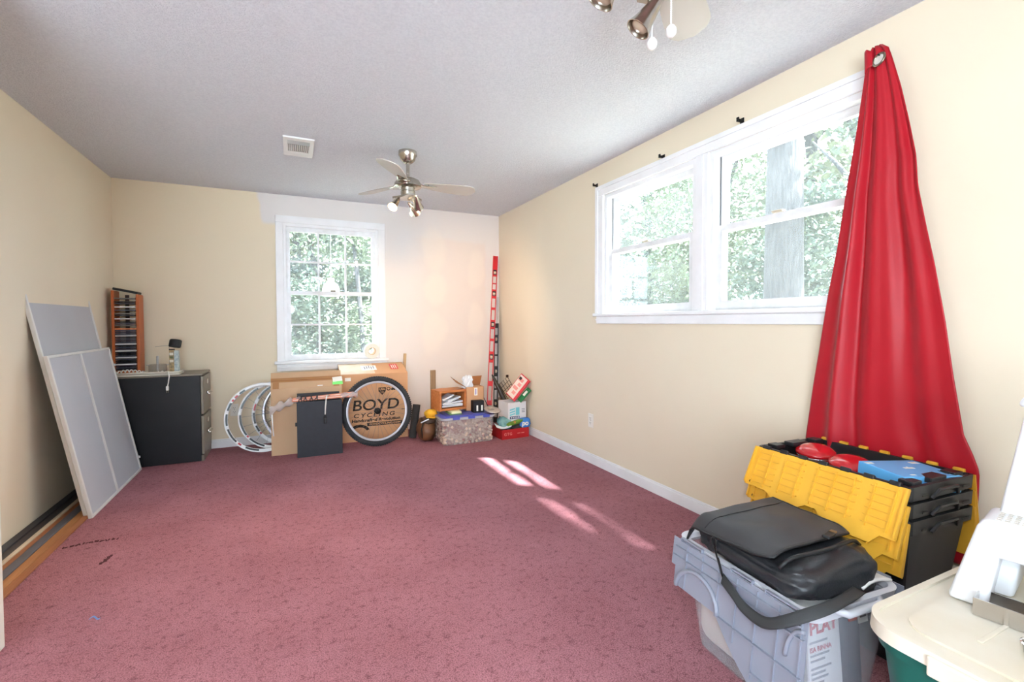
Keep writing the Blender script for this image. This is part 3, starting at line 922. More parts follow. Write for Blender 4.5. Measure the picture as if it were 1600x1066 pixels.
# clear CD spindle
CLR = mat('smoky_clear_plastic', (150, 142, 132), rough=0.12, alpha=0.45)
t = thing('cd_spindle', 'round clear plastic CD spindle box with a centre post', 'spindle', (-1.03, 4.90, CAB + .012))
M = Matrix.Translation((-1.03, 4.90, CAB + .012))
MB().lathe([(.066, 0), (.068, .004), (.066, .008)], 32, M).build('base', BLK, t)
MB().lathe([(.064, .008), (.064, .068), (.060, .072), (.012, .074)], 32, M, cap=False).build('cover', CLR, t, smooth=True, auto=40)
MB().lathe([(.009, .008), (.009, .14), (.006, .143)], 14, M).build('post', mat('silver_plastic', (176, 172, 170), rough=0.3, metal=0.4), t, smooth=True, auto=40)
MB().box((-1.097, 4.90, CAB + .078), (.02, .014, .005)).box((-.963, 4.90, CAB + .078), (.02, .014, .005)).build('tab', mat('silver_plastic', (0, 0, 0)), t, kind='stuff')

# spray can box, roll cap
t = thing('spray_box', 'tan and pale blue printed product box standing on the tray', 'box', (-.905, 4.87, CAB + .012))
MB().bb((-.94, 4.85, CAB + .012), (-.905, 4.89, CAB + .205), bev=.002).build('tan_side', mat('tan_print', (196, 168, 118), rough=0.5, var=(120, 108, 84), vscale=40), t)
MB().bb((-.905, 4.852, CAB + .012), (-.872, 4.89, CAB + .20), bev=.002).build('blue_side', mat('pale_blue_print', (206, 214, 208), rough=0.5, var=(150, 172, 180), vscale=50), t)
lp = MB()
for z, c in ((.10, 0), (.16, 0)): lp.bb((-.937, 4.8492, CAB + z), (-.909, 4.85, CAB + z + .022))
lp.build('label_panel', mat('cream_print', (232, 226, 208), rough=0.5), t, kind='stuff')
MB().bb((-.934, 4.8490, CAB + .135), (-.912, 4.85, CAB + .15)).build('label_panel', mat('olive_print', (92, 98, 56), rough=0.5), t)
MB().bb((-.94, 4.85, CAB + .205), (-.905, 4.89, CAB + .212)).build('lid', BLK, t)
t = thing('plastic_cup', 'round black ridged plastic cup tilted on top of the printed box', 'cup', (-.90, 4.87, CAB + .21))
M = Matrix.Translation((-.902, 4.868, CAB + .232)) @ Euler((R(-12), R(8), 0)).to_matrix().to_4x4()
MB().lathe([(.040, -.004), (.043, 0), (.043, .055), (.039, .060), (.01, .061)], 28, M).build('cup', BLK, t, smooth=True, auto=40)
mbk = MB()
for i in range(28):
    a = 2 * PI * i / 28
    mbk.box((.0432 * math.cos(a), .0432 * math.sin(a), .028), (.002, .003, .048), rot=(0, 0, a), M=M)
mbk.build('grip_ridges', BLK, t, kind='stuff')
t = thing('bent_wire', 'thin stiff wire sticking out beside the black plastic cup', 'wire', (-.97, 4.9, CAB + .24))
MB().tube([(-.93, 4.895, CAB + .018), (-.946, 4.90, CAB + .15), (-.948, 4.90, CAB + .24), (-1.0, 4.91, CAB + .238), (-1.05, 4.92, CAB + .232)], .0018, seg=6).build('rod', mat('dull_wire', (160, 150, 136), rough=0.4, metal=0.7), t, smooth=True)

# ---------------------------------------------------------------- framed screens leaning on the left wall
ALU = mat('pale_aluminium', (226, 225, 222), rough=0.4, metal=0.1, var=(218, 216, 213), vscale=6)
MESHG = mat('grey_screen_mesh', (186, 186, 192), rough=0.6, metal=0.0, var=(181, 181, 187), vscale=2, bump=0.1, bscale=900, bdist=0.0006)
MESHG2 = mat('grey_screen_mesh_dense', (190, 191, 198), rough=0.5, metal=0.0, var=(185, 186, 193), vscale=1.5, bump=0.1, bscale=900, bdist=0.0006)
TILT = -math.atan2(.262, 1.385)
def screen(label, x, y0, y1, h, th, mm, divs=()):
    t = thing('window_screen', label, 'screen', (x, y0, 0), (0, TILT, 0), group='framed screens leaning on the left wall')
    w = y1 - y0
    f = .017
    L_ = dict(local=True)
    MB().bb((-th, 0, 0), (0, f, h), bev=.002, seg=1).build('stile', ALU, t, **L_)
    MB().bb((-th, w - f, 0), (0, w, h), bev=.002, seg=1).build('stile', ALU, t, **L_)
    MB().bb((-th, f, 0), (0, w - f, f), bev=.002, seg=1).build('rail', ALU, t, **L_)
    MB().bb((-th, f, h - f), (0, w - f, h), bev=.002, seg=1).build('rail', ALU, t, **L_)
    ys = [f] + [w * d for d in divs] + [w - f]
    for d in divs:
        MB().bb((-th, w * d - .009, f), (.001, w * d + .009, h - f), bev=.002, seg=1).build('divider', ALU, t, **L_)
    for a, b_ in zip(ys, ys[1:]):
        MB().bb((-th * .6, a + (.009 if a > f else 0), f), (-th * .4, b_ - (.009 if b_ < w - f else 0), h - f)).build('mesh_panel', mm, t, **L_)
    return t
s1 = screen('taller grey framed screen leaning against the left wall behind the other', -1.135, 3.675, 4.635, 1.408, .022, MESHG)
s2 = screen('shorter two-panel grey screen in the front of the leaning pair', -1.104, 3.645, 4.69, 1.012, .022, MESHG2, (.46,))
for z in (.86, .10):
    MB().bb((0, 1.045 - .022, z), (.012, 1.045 - .004, z + .018), bev=.002).build('clip', ALU, s2, local=True)

# ---------------------------------------------------------------- planks on the floor along the left wall
def plank(label, x0, x1, z0, z1, y0, y1, m_, tilt=0):
    o = MB().box(((x0 + x1) / 2, (y0 + y1) / 2, (z0 + z1) / 2), (x1 - x0, y1 - y0, z1 - z0), bev=.0025, seg=1).build('floor_plank', m_)
    tag(o, label, 'plank', 'trim boards along the left wall')
DK = mat('charcoal_board', (58, 58, 64), rough=0.5, var=(50, 50, 56), vscale=5)
DKB = mat('dark_brown_board', (64, 56, 58), rough=0.5, var=(54, 48, 50), vscale=5)
WD = mat('tan_pine_board', (176, 122, 74), rough=0.6, var=(158, 104, 60), vscale=5, stretch=(8, .5, 8))
WD2 = mat('reddish_pine_board', (166, 108, 66), rough=0.6, var=(150, 92, 54), vscale=5, stretch=(8, .5, 8))
CRB = mat('cream_board_edge', (214, 198, 174), rough=0.6, var=(196, 176, 148), vscale=6)
GRB = mat('slate_grey_board', (98, 96, 102), rough=0.5, var=(88, 86, 92), vscale=5)
plank('charcoal trim board lying against the left wall', -1.390, -1.345, 0, .020, 2.34, 4.6, DK)
plank('dark brown trim board second from the left wall', -1.344, -1.300, 0, .016, 2.34, 4.5, DKB)
plank('cream edged thin board between the dark brown and slate boards', -1.299, -1.278, 0, .022, 2.34, 4.4, CRB)
plank('reddish pine strip beside the cream edged board', -1.277, -1.250, 0, .016, 2.34, 4.35, WD2)
plank('slate grey trim board between two pine strips', -1.249, -1.205, 0, .018, 2.34, 4.3, GRB)
plank('tan pine board next to the slate grey board', -1.204, -1.164, 0, .014, 2.34, 4.2, WD)
plank('outermost reddish pine board nearest the open carpet', -1.163, -1.129, 0, .012, 2.34, 3.9, WD2)
# carpet marks: cut seams and a scrap of tape
SEAM = mat('carpet_seam_fibre', (72, 30, 34), rough=1.0, var=(92, 44, 48), vscale=60)
def seam(label, pts, w):
    mbs = MB()
    r = random.Random(3)
    P = [Vector(p) for p in pts]
    out = []
    for a, b_ in zip(P, P[1:]):
        n = max(2, int((b_ - a).length / .012))
        for i in range(n):
            q = a.lerp(b_, i / n) + Vector((r.uniform(-.003, .003), r.uniform(-.003, .003), .0015))
            mbs.box(q, (w * r.uniform(.7, 1.6), .016, .003), rot=(r.uniform(-.3, .3), 0, r.uniform(-.6, .6)))
    tag(mbs.build('carpet_seam', SEAM), label, 'carpet seam', kind='stuff')
seam('long dark seam crossing the carpet beside the pine boards', [(-1.10, 3.225, 0), (-1.0, 3.245, 0), (-.865, 3.235, 0)], .006)
seam('short dark nick in the carpet near the long seam', [(-.862, 2.935, 0), (-.842, 3.02, 0)], .010)
o = MB().grid(lambda u, v: (-.745 + .036 * u, 2.388 + .010 * v + .008 * math.sin(u * 5), .004 + .004 * math.sin(u * 6)), 8, 3).build('tape_scrap', mat('blue_tape', (96, 132, 190), rough=0.5), solid=.001)
tag(o, 'tiny scrap of blue tape lying on the carpet', 'tape')

# ---------------------------------------------------------------- bicycle wheels behind the flat carton
RIMW = mat('white_rim', (236, 236, 236), rough=0.25)
RIMB = mat('black_rim_side', (28, 28, 30), rough=0.3)
SPK = mat('steel_spoke', (120, 120, 124), rough=0.3, metal=0.9)
RIMR = mat('red_rim_decal', (190, 40, 48), rough=0.35)
def spokes(mbx, M, Rr, hubr, n, off):
    for i in range(n):
        a = 2 * PI * i / n
        s_ = 1 if i % 2 else -1
        b_ = a + s_ * (1 if (i // 2) % 2 else -1) * .9
        mbx.cyl(M @ Vector((hubr * math.cos(b_), hubr * math.sin(b_), s_ * off)), M @ Vector((Rr * math.cos(a), Rr * math.sin(a), 0)), .0011, seg=5)
def road_wheel(label, x, y, lean, has_spokes, rimm, decals):
    Rr = .316
    t = thing('bicycle_wheel', label, 'bicycle wheel', (x, y, 0), group='road wheels leaning behind the flat carton')
    M = Matrix.Translation((x, y + math.sin(lean) * Rr, math.cos(lean) * Rr)) @ Euler((R(90) - lean, 0, 0)).to_matrix().to_4x4()
    MB().ring((0, 0, 0), [(.316, -.010), (.316, .010), (.309, .008), (.300, .0105), (.287, .006), (.285, 0), (.287, -.006), (.300, -.0105), (.309, -.008)], M, 72).build('rim', rimm, t, smooth=True, auto=40)
    r = random.Random(int(abs(x) * 1000))
    for (a0, a1, m_) in decals:
        for s_ in (1,):
            mbd = MB()
            n = 8
            def fn(u, v):
                a = R(a0 + (a1 - a0) * u)
                rr = .289 + .015 * v
                return M @ Vector((rr * math.cos(a), rr * math.sin(a), .0102 + .0012))
            mbd.grid(fn, n, 2)
            mbd.build('decal', m_, t, solid=.0004)
    if has_spokes:
        ms = MB(); spokes(ms, M, .285, .022, 20, .022); ms.build('spokes', SPK, t, kind='stuff')
        MB().lathe([(.005, -.05), (.005, -.03), (.024, -.028), (.024, -.022), (.012, -.018), (.012, .018), (.024, .022), (.024, .028), (.005, .03), (.005, .05)], 18, M).build('hub', BLKM, t, smooth=True, auto=40)
    else:
        hs = MB()
        for i in range(20):
            a = 2 * PI * i / 20
            hs.cyl(M @ Vector((.283 * math.cos(a), .283 * math.sin(a), 0)), M @ Vector((.287 * math.cos(a), .287 * math.sin(a), 0)), .004, seg=6)
        hs.build('spoke_hole', RIMB, t, kind='stuff')
    return t
# angles: 180 = the visible left edge
road_wheel('leftmost white and black bicycle rim without spokes on the carpet', -.236, 4.845, R(4), False, RIMW, [(196, 222, RIMB), (170, 190, RIMB), (150, 164, RIMB), (134, 140, RIMR), (120, 130, RIMB), (226, 232, RIMR), (240, 262, RIMB), (143, 147, RIMR)])
road_wheel('second bicycle wheel from the left with dark rim bands', -.136, 4.93, R(4), True, RIMW, [(176, 214, RIMB), (120, 165, RIMB), (222, 250, RIMB), (215, 219, RIMR)])
road_wheel('third bicycle wheel from the left with red marked rim', -.030, 5.01, R(3), True, RIMW, [(160, 172, RIMR), (176, 196, RIMB), (200, 212, RIMB), (214, 218, RIMR), (120, 150, RIMB)])
road_wheel('fourth and mostly hidden bicycle wheel with silver rim', .052, 5.085, R(2), True, mat('silver_rim', (190, 192, 198), rough=0.25, metal=0.8), [])

# ---------------------------------------------------------------- flat carton
CARD = mat('cardboard', (208, 172, 138), rough=0.8, spec=0.2, var=(202, 165, 130), vscale=3, bump=0.05, bscale=80)
CARD2 = mat('cardboard_orange', (210, 164, 126), rough=0.8, spec=0.2, var=(204, 157, 118), vscale=3, bump=0.05, bscale=80)
CARDD = mat('cardboard_inside', (160, 106, 66), rough=0.85, spec=0.2, var=(150, 98, 60), vscale=4)
TAPE = mat('brown_packing_tape', (178, 128, 84), rough=0.3)
t = thing('flat_carton', 'flat brown carton with taped sloping top in front of the road wheels', 'box', (.12, 4.72, 0))
prof = [(4.652, 0), (4.79, 0), (4.79, .715), (4.755, .728), (4.656, .592)]
M = Matrix(((0, 0, 1, -.170), (1, 0, 0, 0), (0, 1, 0, 0), (0, 0, 0, 1)))
MB().prism(prof, .592, M).build('carton', CARD, t)
sl = Vector((0, .099, .136)).normalized()
tM = frame((.126, 4.704, .660), (1, 0, 0), sl)
MB().box((0, .004, .0005), (.592, .044, .001), M=tM).build('seam_tape', TAPE, t)
for x in (-.255, .25): MB().box((x, -.045, .0012), (.05, .075, .001), M=tM).build('tape_strip', TAPE, t)
MB().box((.0, -.002, .0014), (.59, .004, .0006), M=tM).build('flap_gap', CARDD, t)
MB().box((.262, -.052, .0022), (.09, .034, .001), M=tM).build('green_sticker', mat('neon_green', (132, 240, 130), rough=0.5), t)
MB().box((.262, -.012, .0026), (.085, .05, .001), rot=(0, 0, .1), M=tM).build('white_sticker', mat('white_card', (0, 0, 0)), t)
MB().box((.11, -.07, .0016), (.045, .008, .0006), M=tM).build('torn_paper', mat('white_card', (0, 0, 0)), t)

# ---------------------------------------------------------------- large printed carton
INK = mat('black_print_ink', (44, 34, 28), rough=0.8)
t = thing('wheel_carton', 'large brown carton printed with black cycling lettering under the far window', 'box', (.76, 4.98, 0))
bx0, bx1, by0 = .43, 1.083, 4.85
prof = [(by0, 0), (5.15, 0), (5.15, .748), (5.12, .748), (by0, .665)]
M = Matrix(((0, 0, 1, bx0), (1, 0, 0, 0), (0, 1, 0, 0), (0, 0, 0, 1)))
MB().prism(prof, bx1 - bx0, M).build('carton', CARD2, t)
tM = frame(((bx0 + bx1) / 2, (by0 + 5.12) / 2, (.665 + .748) / 2), (1, 0, 0), (0, .27, .083))
MB().box((-.16, .01, .0008), (.33, .262, .0012), M=tM).build('pale_flap', mat('pale_card', (228, 208, 184), rough=0.7, var=(216, 192, 164), vscale=8), t)
MB().box((-.04, .02, .002), (.15, .12, .001), M=tM).build('address_label', mat('white_card', (0, 0, 0)), t)
sm = MB()
for k in range(5): sm.box((-.08 + .022 * k, .02 + .01 * (k % 3), .0028), (.012, .07, .0004), M=tM)
sm.build('label_print', mat('grey_print', (150, 152, 160), rough=0.8), t, kind='stuff')
RS = mat('red_sticker', (214, 62, 58), rough=0.45)
rs = MB().box((.215, .03, .002), (.08, .14, .001), M=tM).build('red_sticker', RS, t)
rp = MB()
for k in range(3): rp.box((.195 + .02 * k, .03, .0029), (.008, .10, .0004), M=tM)
rp.build('sticker_print', mat('white_card', (0, 0, 0)), rs, kind='stuff')
yf = by0 - .0012
def ft(name, s_, size, x, z, **k): return text(name, s_, size, face_y((x, yf, z)), INK, t, **k)
ft('lettering', 'BOYD', .148, .760, .352, sx=1.14, bold=.0018, shear=.12)
ft('lettering', 'CYCLING', .056, .745, .254, sx=1.35, bold=.001, shear=.15, spacing=1.35)
ft('lettering', 'Handcrafted Revolution', .041, .765, .205, sx=1.2, bold=.0016, shear=.12)
MB().bb((.675, yf - .0004, .145), (1.02, by0, .178)).build('print_band', INK, t)
text('lettering', 'BOYDCYCLING.COM', .026, face_y((.85, yf - .0012, .1615)), CARD2, t, sx=1.25, bold=.0008, shear=.15)
arc = MB()
arc.grid(lambda u, v: (.60 + (.075 + .028 * v) * math.cos(R(20 + 140 * u)), yf - .0003, .085 + (.055 + .028 * v) * math.sin(R(20 + 140 * u))), 14, 2)
arc.build('arc_emblem', INK, t, solid=.0006)
# shield, dot and propeller emblems
sh = MB().prism([(-.036, .034), (-.036, -.004), (0, -.042), (.036, -.004), (.036, .034)][::1], .0006, face_y((.825, yf, .492))).build('shield_emblem', INK, t)
text('emblem_lettering', 'USA', .030, face_y((.825, yf - .0014, .506)), CARD2, sh, bold=.001)
bars = MB()
for k in range(3): bars.box((-.012 + .012 * k, -.014, .0011), (.004, .020, .0005), M=face_y((.825, yf, .492)))
bars.build('emblem_bars', CARD2, sh, kind='stuff')
em = MB().lathe([(.019, 0), (.019, .0006)], 24, face_y((.888, yf, .508))); em.build('round_emblem', INK, t)
MB().lathe([(.011, .0006), (.011, .0011)], 20, face_y((.888, yf, .510))).build('round_emblem_centre', CARD2, t)
pe = MB()
for k in range(3):
    a = R(90 + 120 * k)
    pe.lathe([(.011, 0), (.011, .0006)], 16, face_y((.935 + .012 * math.cos(a), yf, .508 + .012 * math.sin(a))))
pe.build('trefoil_emblem', INK, t, kind='stuff')
MB().box((0, 0, 0), (.055, .034, .001), M=face_y((.497, yf, .622))).build('small_label', mat('white_card', (0, 0, 0)), t)

# ---------------------------------------------------------------- mountain bike wheel
TYRE = mat('black_rubber', (46, 48, 52), rough=0.75, var=(38, 40, 44), vscale=30)
wx, wy, wr = .742, 4.60, .333
lean = R(7)
t = thing('mountain_bike_wheel', 'mountain bike wheel with knobby black tyre leaning on the printed carton', 'bicycle wheel', (wx, wy, 0))
M = Matrix.Translation((wx, wy + math.sin(lean) * wr, math.cos(lean) * wr)) @ Euler((R(90) - lean, 0, 0)).to_matrix().to_4x4()
prof = [(.306 + .024 * math.cos(a), .025 * math.sin(a)) for a in [2 * PI * k / 14 for k in range(14)]]
ty = MB().ring((0, 0, 0), prof, M, 80).build('tyre', TYRE, t, smooth=True)
kn = MB()
for i in range(96):
    a = 2 * PI * i / 96
    Ma = M @ Matrix.Rotation(a, 4, 'Z')
    for s_ in (-1, 1):
        kn.box((.3285, s_ * 0, s_ * .008 + (.003 if i % 2 else -.003)), (.009, .012, .010), M=Ma)
        if i % 2: kn.box((.322, 0, s_ * .0205), (.010, .013, .008), M=Ma)
kn.build('tread_knobs', TYRE, ty, kind='stuff')
MB().ring((0, 0, 0), [(.284, -.012), (.286, .012), (.281, .013), (.267, .010), (.265, 0), (.267, -.010), (.281, -.013)], M, 72).build('rim', mat('silver_alloy', (186, 186, 194), rough=0.32, metal=0.6), t, smooth=True, auto=40)
ms = MB(); spokes(ms, M, .262, .022, 32, .024); ms.build('spokes', SPK, t, kind='stuff')
MB().lathe([(.005, -.06), (.009, -.05), (.009, -.036), (.028, -.03), (.028, -.022), (.014, -.016), (.014, .016), (.026, .022), (.030, .03), (.016, .036), (.014, .05), (.006, .055), (.005, .07)], 24, M).build('hub', BLKM, t, smooth=True, auto=40)
MB().cyl(M @ Vector((.262, 0, 0)), M @ Vector((.232, 0, 0)), .003, seg=8).build('valve', BLK, t)

# ---------------------------------------------------------------- black flat case with orange sticks on top
CASEM = mat('black_powder_coat', (40, 42, 50), rough=0.55, var=(36, 38, 45), vscale=30)
CASES = mat('black_case_side', (24, 24, 28), rough=0.5)
t = thing('flat_black_case', 'upright flat black metal case in front of the flat carton', 'case', (.23, 4.55, 0))
MB().bb((.036, 4.488, 0), (.410, 4.50, .487), bev=.003).build('front_plate', CASEM, t)
MB().bb((.040, 4.50, .002), (.406, 4.60, .484), bev=.002).build('body', CASES, t)
MB().bb((.040, 4.60, 0), (.395, 4.612, .548), bev=.002).build('back_plate', CASES, t)
MB().bb((.022, 4.53, .27), (.040, 4.56, .30), bev=.002).build('hinge', CASES, t)
ORS = mat('orange_stick_paint', (226, 122, 84), rough=0.5, var=(236, 150, 116), vscale=20, stretch=(.4, 8, 8))
for lab, a, b_ in (('orange striped wooden stick, rear one on the black case', (-.02, 4.560, .502), (.52, 4.575, .528)),
                   ('orange striped wooden stick, front one on the black case', (.0, 4.530, .500), (.535, 4.535, .512))):
    Mx = frame(a, Vector(b_) - Vector(a), (0, 1, 0))
    L0 = (Vector(b_) - Vector(a)).length
    t = thing('orange_stick', lab, 'stick', a, group='orange sticks on the black case')
    MB().box((L0 / 2, 0, 0), (L0, .022, .022), bev=.002, seg=1, M=Mx).build('shaft', ORS, t)
    MB().box((L0 / 2, -.0112, .003), (L0 * .98, .0006, .006), M=Mx).build('white_stripe', mat('stick_white', (246, 228, 214), rough=0.5), t)
WRAP = mat('clear_plastic_wrap', (214, 200, 194), rough=0.18, alpha=0.5, bump=0.6, bscale=40, bdist=0.01)
t = thing('plastic_wrap', 'crumpled clear plastic wrap draped over the sticks and the carton edge', 'plastic wrap', (.0, 4.5, .5))
def wrapf(u, v):
    x = -.175 + .28 * u
    z = .500 - .085 * (1 - u) ** 2 + .012 * math.sin(u * 23 + v * 6)
    a = v * 2 * PI
    r_ = .026 + .022 * (1 - u) + .006 * math.sin(a * 3 + u * 17)
    return (x, 4.545 + r_ * .55 * math.cos(a), z + r_ * math.sin(a) * .8)
MB().grid(wrapf, 26, 14).build('sleeve', WRAP, t, smooth=True)
def wrapg(u, v):
    a = v * 2 * PI
    r_ = .022 + .006 * math.sin(a * 3 + u * 14)
    return (.40 + .15 * u, 4.54 + r_ * math.cos(a), .515 + r_ * math.sin(a))
MB().grid(wrapg, 14, 14).build('sleeve', WRAP, t, smooth=True)
MB().tube([(-.160, 4.535, .44), (-.155, 4.53, .32), (-.148, 4.525, .205)], [.006, .005, .005], seg=8).build('twisted_tail', mat('white_wrap', (240, 238, 236), rough=0.3), t, smooth=True)
for k, (x, lab) in enumerate(((.065, 'leftmost black clip hooked over the orange sticks'), (.105, 'second black clip from the left on the orange sticks'), (.155, 'third black clip from the left on the orange sticks'), (.195, 'fourth and tallest black clip on the orange sticks'))):
    t = thing('black_clip', lab, 'clip', (x, 4.51, .49), group='black clips on the orange sticks')
    cM = Matrix.Translation((x, 4.512, .498)) @ Euler((0, R(rnd.uniform(-25, 25)), 0)).to_matrix().to_4x4()
    MB().ring((0, 0, 0), [(.010, -.006), (.016, -.006), (.016, .006), (.010, .006)], cM @ Matrix.Rotation(R(90), 4, 'X'), 16).build('jaw', BLK, t)
    MB().box((.004, -.004, .022 + .006 * (k == 3)), (.012, .010, .028), bev=.002, M=cM).box((-.012, -.004, -.016), (.01, .012, .014), bev=.002, M=cM).build('lever', BLK, t)
t = thing('plug_cable', 'white cable with a black plug hanging down the front of the black case', 'cable', (.268, 4.48, .28))
MB().tube([(.30, 4.53, .525), (.285, 4.508, .530), (.276, 4.481, .512), (.268, 4.4795, .44), (.264, 4.4795, .36)], .0062, seg=8).build('cable', mat('white_cord', (0, 0, 0)), t, smooth=True)
MB().bb((.252, 4.462, .285), (.278, 4.487, .345), bev=.005).bb((.256, 4.466, .345), (.274, 4.486, .365), bev=.004).build('plug', BLK, t)

# ---------------------------------------------------------------- foam tube, wood offcuts, tape roll
t = thing('foam_tube', 'short black foam pipe sleeve leaning between wheel and leather bag', 'foam tube', (1.12, 4.68, 0))
MB().ring((0, 0, 0), [(.012, .012), (.038, .012), (.038, .345), (.012, .345)], Matrix.Translation((1.10, 4.74, 0)) @ Euler((R(-4), R(9), 0)).to_matrix().to_4x4(), 24).build('sleeve', mat('charcoal_foam', (48, 46, 46), rough=0.95, bump=0.4, bscale=120), t, smooth=True, auto=40)
OFF = mat('weathered_wood', (168, 140, 108), rough=0.75, var=(150, 122, 92), vscale=6, stretch=(9, 9, .6))
t = thing('wood_offcut', 'narrow pale wood offcut sticking up behind the printed carton', 'wood', (1.10, 5.168, 0))
MB().box((1.106, 5.168, .42), (.03, .016, .84), rot=(0, R(3), 0), bev=.0015, seg=1).build('slat', mat('pale_offcut', (206, 172, 130), rough=0.7, var=(190, 156, 114), vscale=6, stretch=(9, 9, .6)), t)
t = thing('wood_offcut', 'grey-brown wood offcut standing behind the small wooden crate', 'wood', (1.44, 5.16, 0))
MB().box((1.438, 5.163, .321), (.058, .02, .642), bev=.0015, seg=1).build('slat', OFF, t)
t = thing('tape_roll', 'roll of white mesh tape standing on the far window sill', 'tape roll', (.772, 5.15, .80))
MB().ring((0, 0, 0), [(.040, -.024), (.079, -.024), (.079, .024), (.040, .024)], Matrix.Translation((.772, 5.166, .879)) @ Euler((R(96), 0, R(8))).to_matrix().to_4x4(), 40).build('tape', mat('mesh_tape', (228, 224, 212), rough=0.7, bump=0.2, bscale=300), t, smooth=True, auto=40)
MB().ring((0, 0, 0), [(.036, -.025), (.040, -.025), (.040, .025), (.036, .025)], Matrix.Translation((.772, 5.166, .879)) @ Euler((R(96), 0, R(8))).to_matrix().to_4x4(), 36).build('core', mat('cardboard', (0, 0, 0)), t, smooth=True, auto=40)

# ================================================================ right far corner
def blob(mbx, c, d, M=None, seed=0, amp=.12, e=.5, nu=28, nv=16):
    """crumpled soft pouch: superellipsoid with noise"""
    def sp(x, p): return math.copysign(abs(x) ** p, x)
    def fn(u, v):
        a, b_ = u * 2 * PI, (v - .5) * PI
        q = Vector((sp(math.cos(b_), e) * sp(math.cos(a), e), sp(math.cos(b_), e) * sp(math.sin(a), e), sp(math.sin(b_), e)))
        n = 1 + amp * noise.noise(q * 2.1 + Vector((seed, seed * 2.3, 0))) + amp * .5 * noise.noise(q * 5.3 + Vector((0, seed, seed)))
        p = Vector((q.x * d[0] / 2 * n, q.y * d[1] / 2 * n, q.z * d[2] / 2 * n))
        p = Vector(c) + p if M is None else M @ (Vector(c) + p)
        return p
    return mbx.grid(fn, nu, nv, close_u=True)

# bin of corks -------------------------------------------------------------
CLEARP = mat('clear_bin_plastic', (214, 208, 206), rough=0.22, alpha=0.22)
CLEARR = mat('clear_bin_rim', (206, 204, 208), rough=0.25, alpha=0.75)
BLUEP = mat('blue_lid_plastic', (74, 84, 178), rough=0.4, var=(84, 94, 186), vscale=5)
t = thing('cork_bin', 'clear plastic bin full of wine corks with a blue lid', 'storage bin', (1.556, 4.485, 0))
def shell(mbx, c, d0, d1, h, th, rad=.03, M=None, n=5, floor=True):
    """tapered open box with rounded corners; c is the base centre"""
    def ring(dx, dy, r, z):
        pts = []
        for cx_, cy_, a0 in ((1, 1, 0), (-1, 1, 90), (-1, -1, 180), (1, -1, 270)):
            for k in range(n + 1):
                a = R(a0 + 90 * k / n)
                pts.append(Vector((c[0] + cx_ * (dx / 2 - r) + r * math.cos(a), c[1] + cy_ * (dy / 2 - r) + r * math.sin(a), z)))
        return pts
    rings = [ring(d0[0], d0[1], rad, c[2]), ring(d1[0], d1[1], rad, c[2] + h), ring(d1[0] - 2 * th, d1[1] - 2 * th, max(rad - th, .002), c[2] + h), ring(d0[0] - 2 * th, d0[1] - 2 * th, max(rad - th, .002), c[2] + th)]
    m_ = len(rings[0])
    v = [q for r_ in rings for q in r_]
    f = []
    for a in range(3):
        for k in range(m_):
            l = (k + 1) % m_
            f.append((a * m_ + k, a * m_ + l, (a + 1) * m_ + l, (a + 1) * m_ + k))
    if floor:
        f.append(tuple(range(m_ - 1, -1, -1)))
        f.append(tuple(3 * m_ + k for k in range(m_)))
    mbx._add(v, f, M)
    return mbx
def rrect(dx, dy, r, n=6):
    pts = []
    for cx_, cy_, a0 in ((1, 1, 0), (-1, 1, 90), (-1, -1, 180), (1, -1, 270)):
        for k in range(n + 1):
            a = R(a0 + 90 * k / n)
            pts.append((cx_ * (dx / 2 - r) + r * math.cos(a), cy_ * (dy / 2 - r) + r * math.sin(a)))
    return pts
bc = (1.556, 4.485, 0)
shell(MB(), bc, (.50, .345), (.535, .375), .245, .003, .04).build('body', CLEARP, t, smooth=True, auto=50)
Mc = Matrix.Translation((bc[0], bc[1], .245))
rm = MB(); shell(rm, (bc[0], bc[1], .243), (.548, .388), (.552, .392), .022, .006, .045, floor=False); rm.build('rim', CLEARR, t, smooth=True, auto=50)
MB().prism(rrect(.536, .376, .04), .012, Matrix.Translation((bc[0], bc[1], .252))).build('lid', BLUEP, t)
MB().prism(rrect(.43, .27, .03), .006, Matrix.Translation((bc[0], bc[1], .264))).build('lid_panel', BLUEP, t)
for x in (-.135, .02, .175): MB().bb((bc[0] + x - .035, 4.284, .246), (bc[0] + x + .035, 4.296, .272), bev=.003).build('latch', BLUEP, t)
CORK = mat('cork', (216, 192, 174), rough=0.85, var=(200, 168, 148), vscale=60, bump=0.2, bscale=200)
CORK2 = mat('wine_stained_cork', (190, 152, 138), rough=0.85, var=(150, 96, 96), vscale=40, bump=0.2, bscale=200)
ck = MB().lathe([(.0115, -.025), (.0125, -.0245), (.0125, .0245), (.0115, .025)], 10)
cork0 = ck.build('wine_cork', CORK, smooth=True, auto=40)
cme2 = cork0.data.copy(); cme2.materials[0] = CORK2
rc = random.Random(11)
spots = []
for row in range(10):
    z = .018 + row * .0225
    k_ = z / .245
    for i in range(14):
        x = bc[0] - .232 - .012 * k_ + i * .0352 + rc.uniform(-.006, .006)
        spots.append((x, 4.331 - .013 * k_ + rc.uniform(.0, .006), z + rc.uniform(-.004, .004), 0))
    for i in range(8):
        spots.append((bc[0] - .230 - .014 * k_ + rc.uniform(.0, .004), 4.365 + i * .036 + rc.uniform(-.005, .005), z + rc.uniform(-.004, .004), 1))
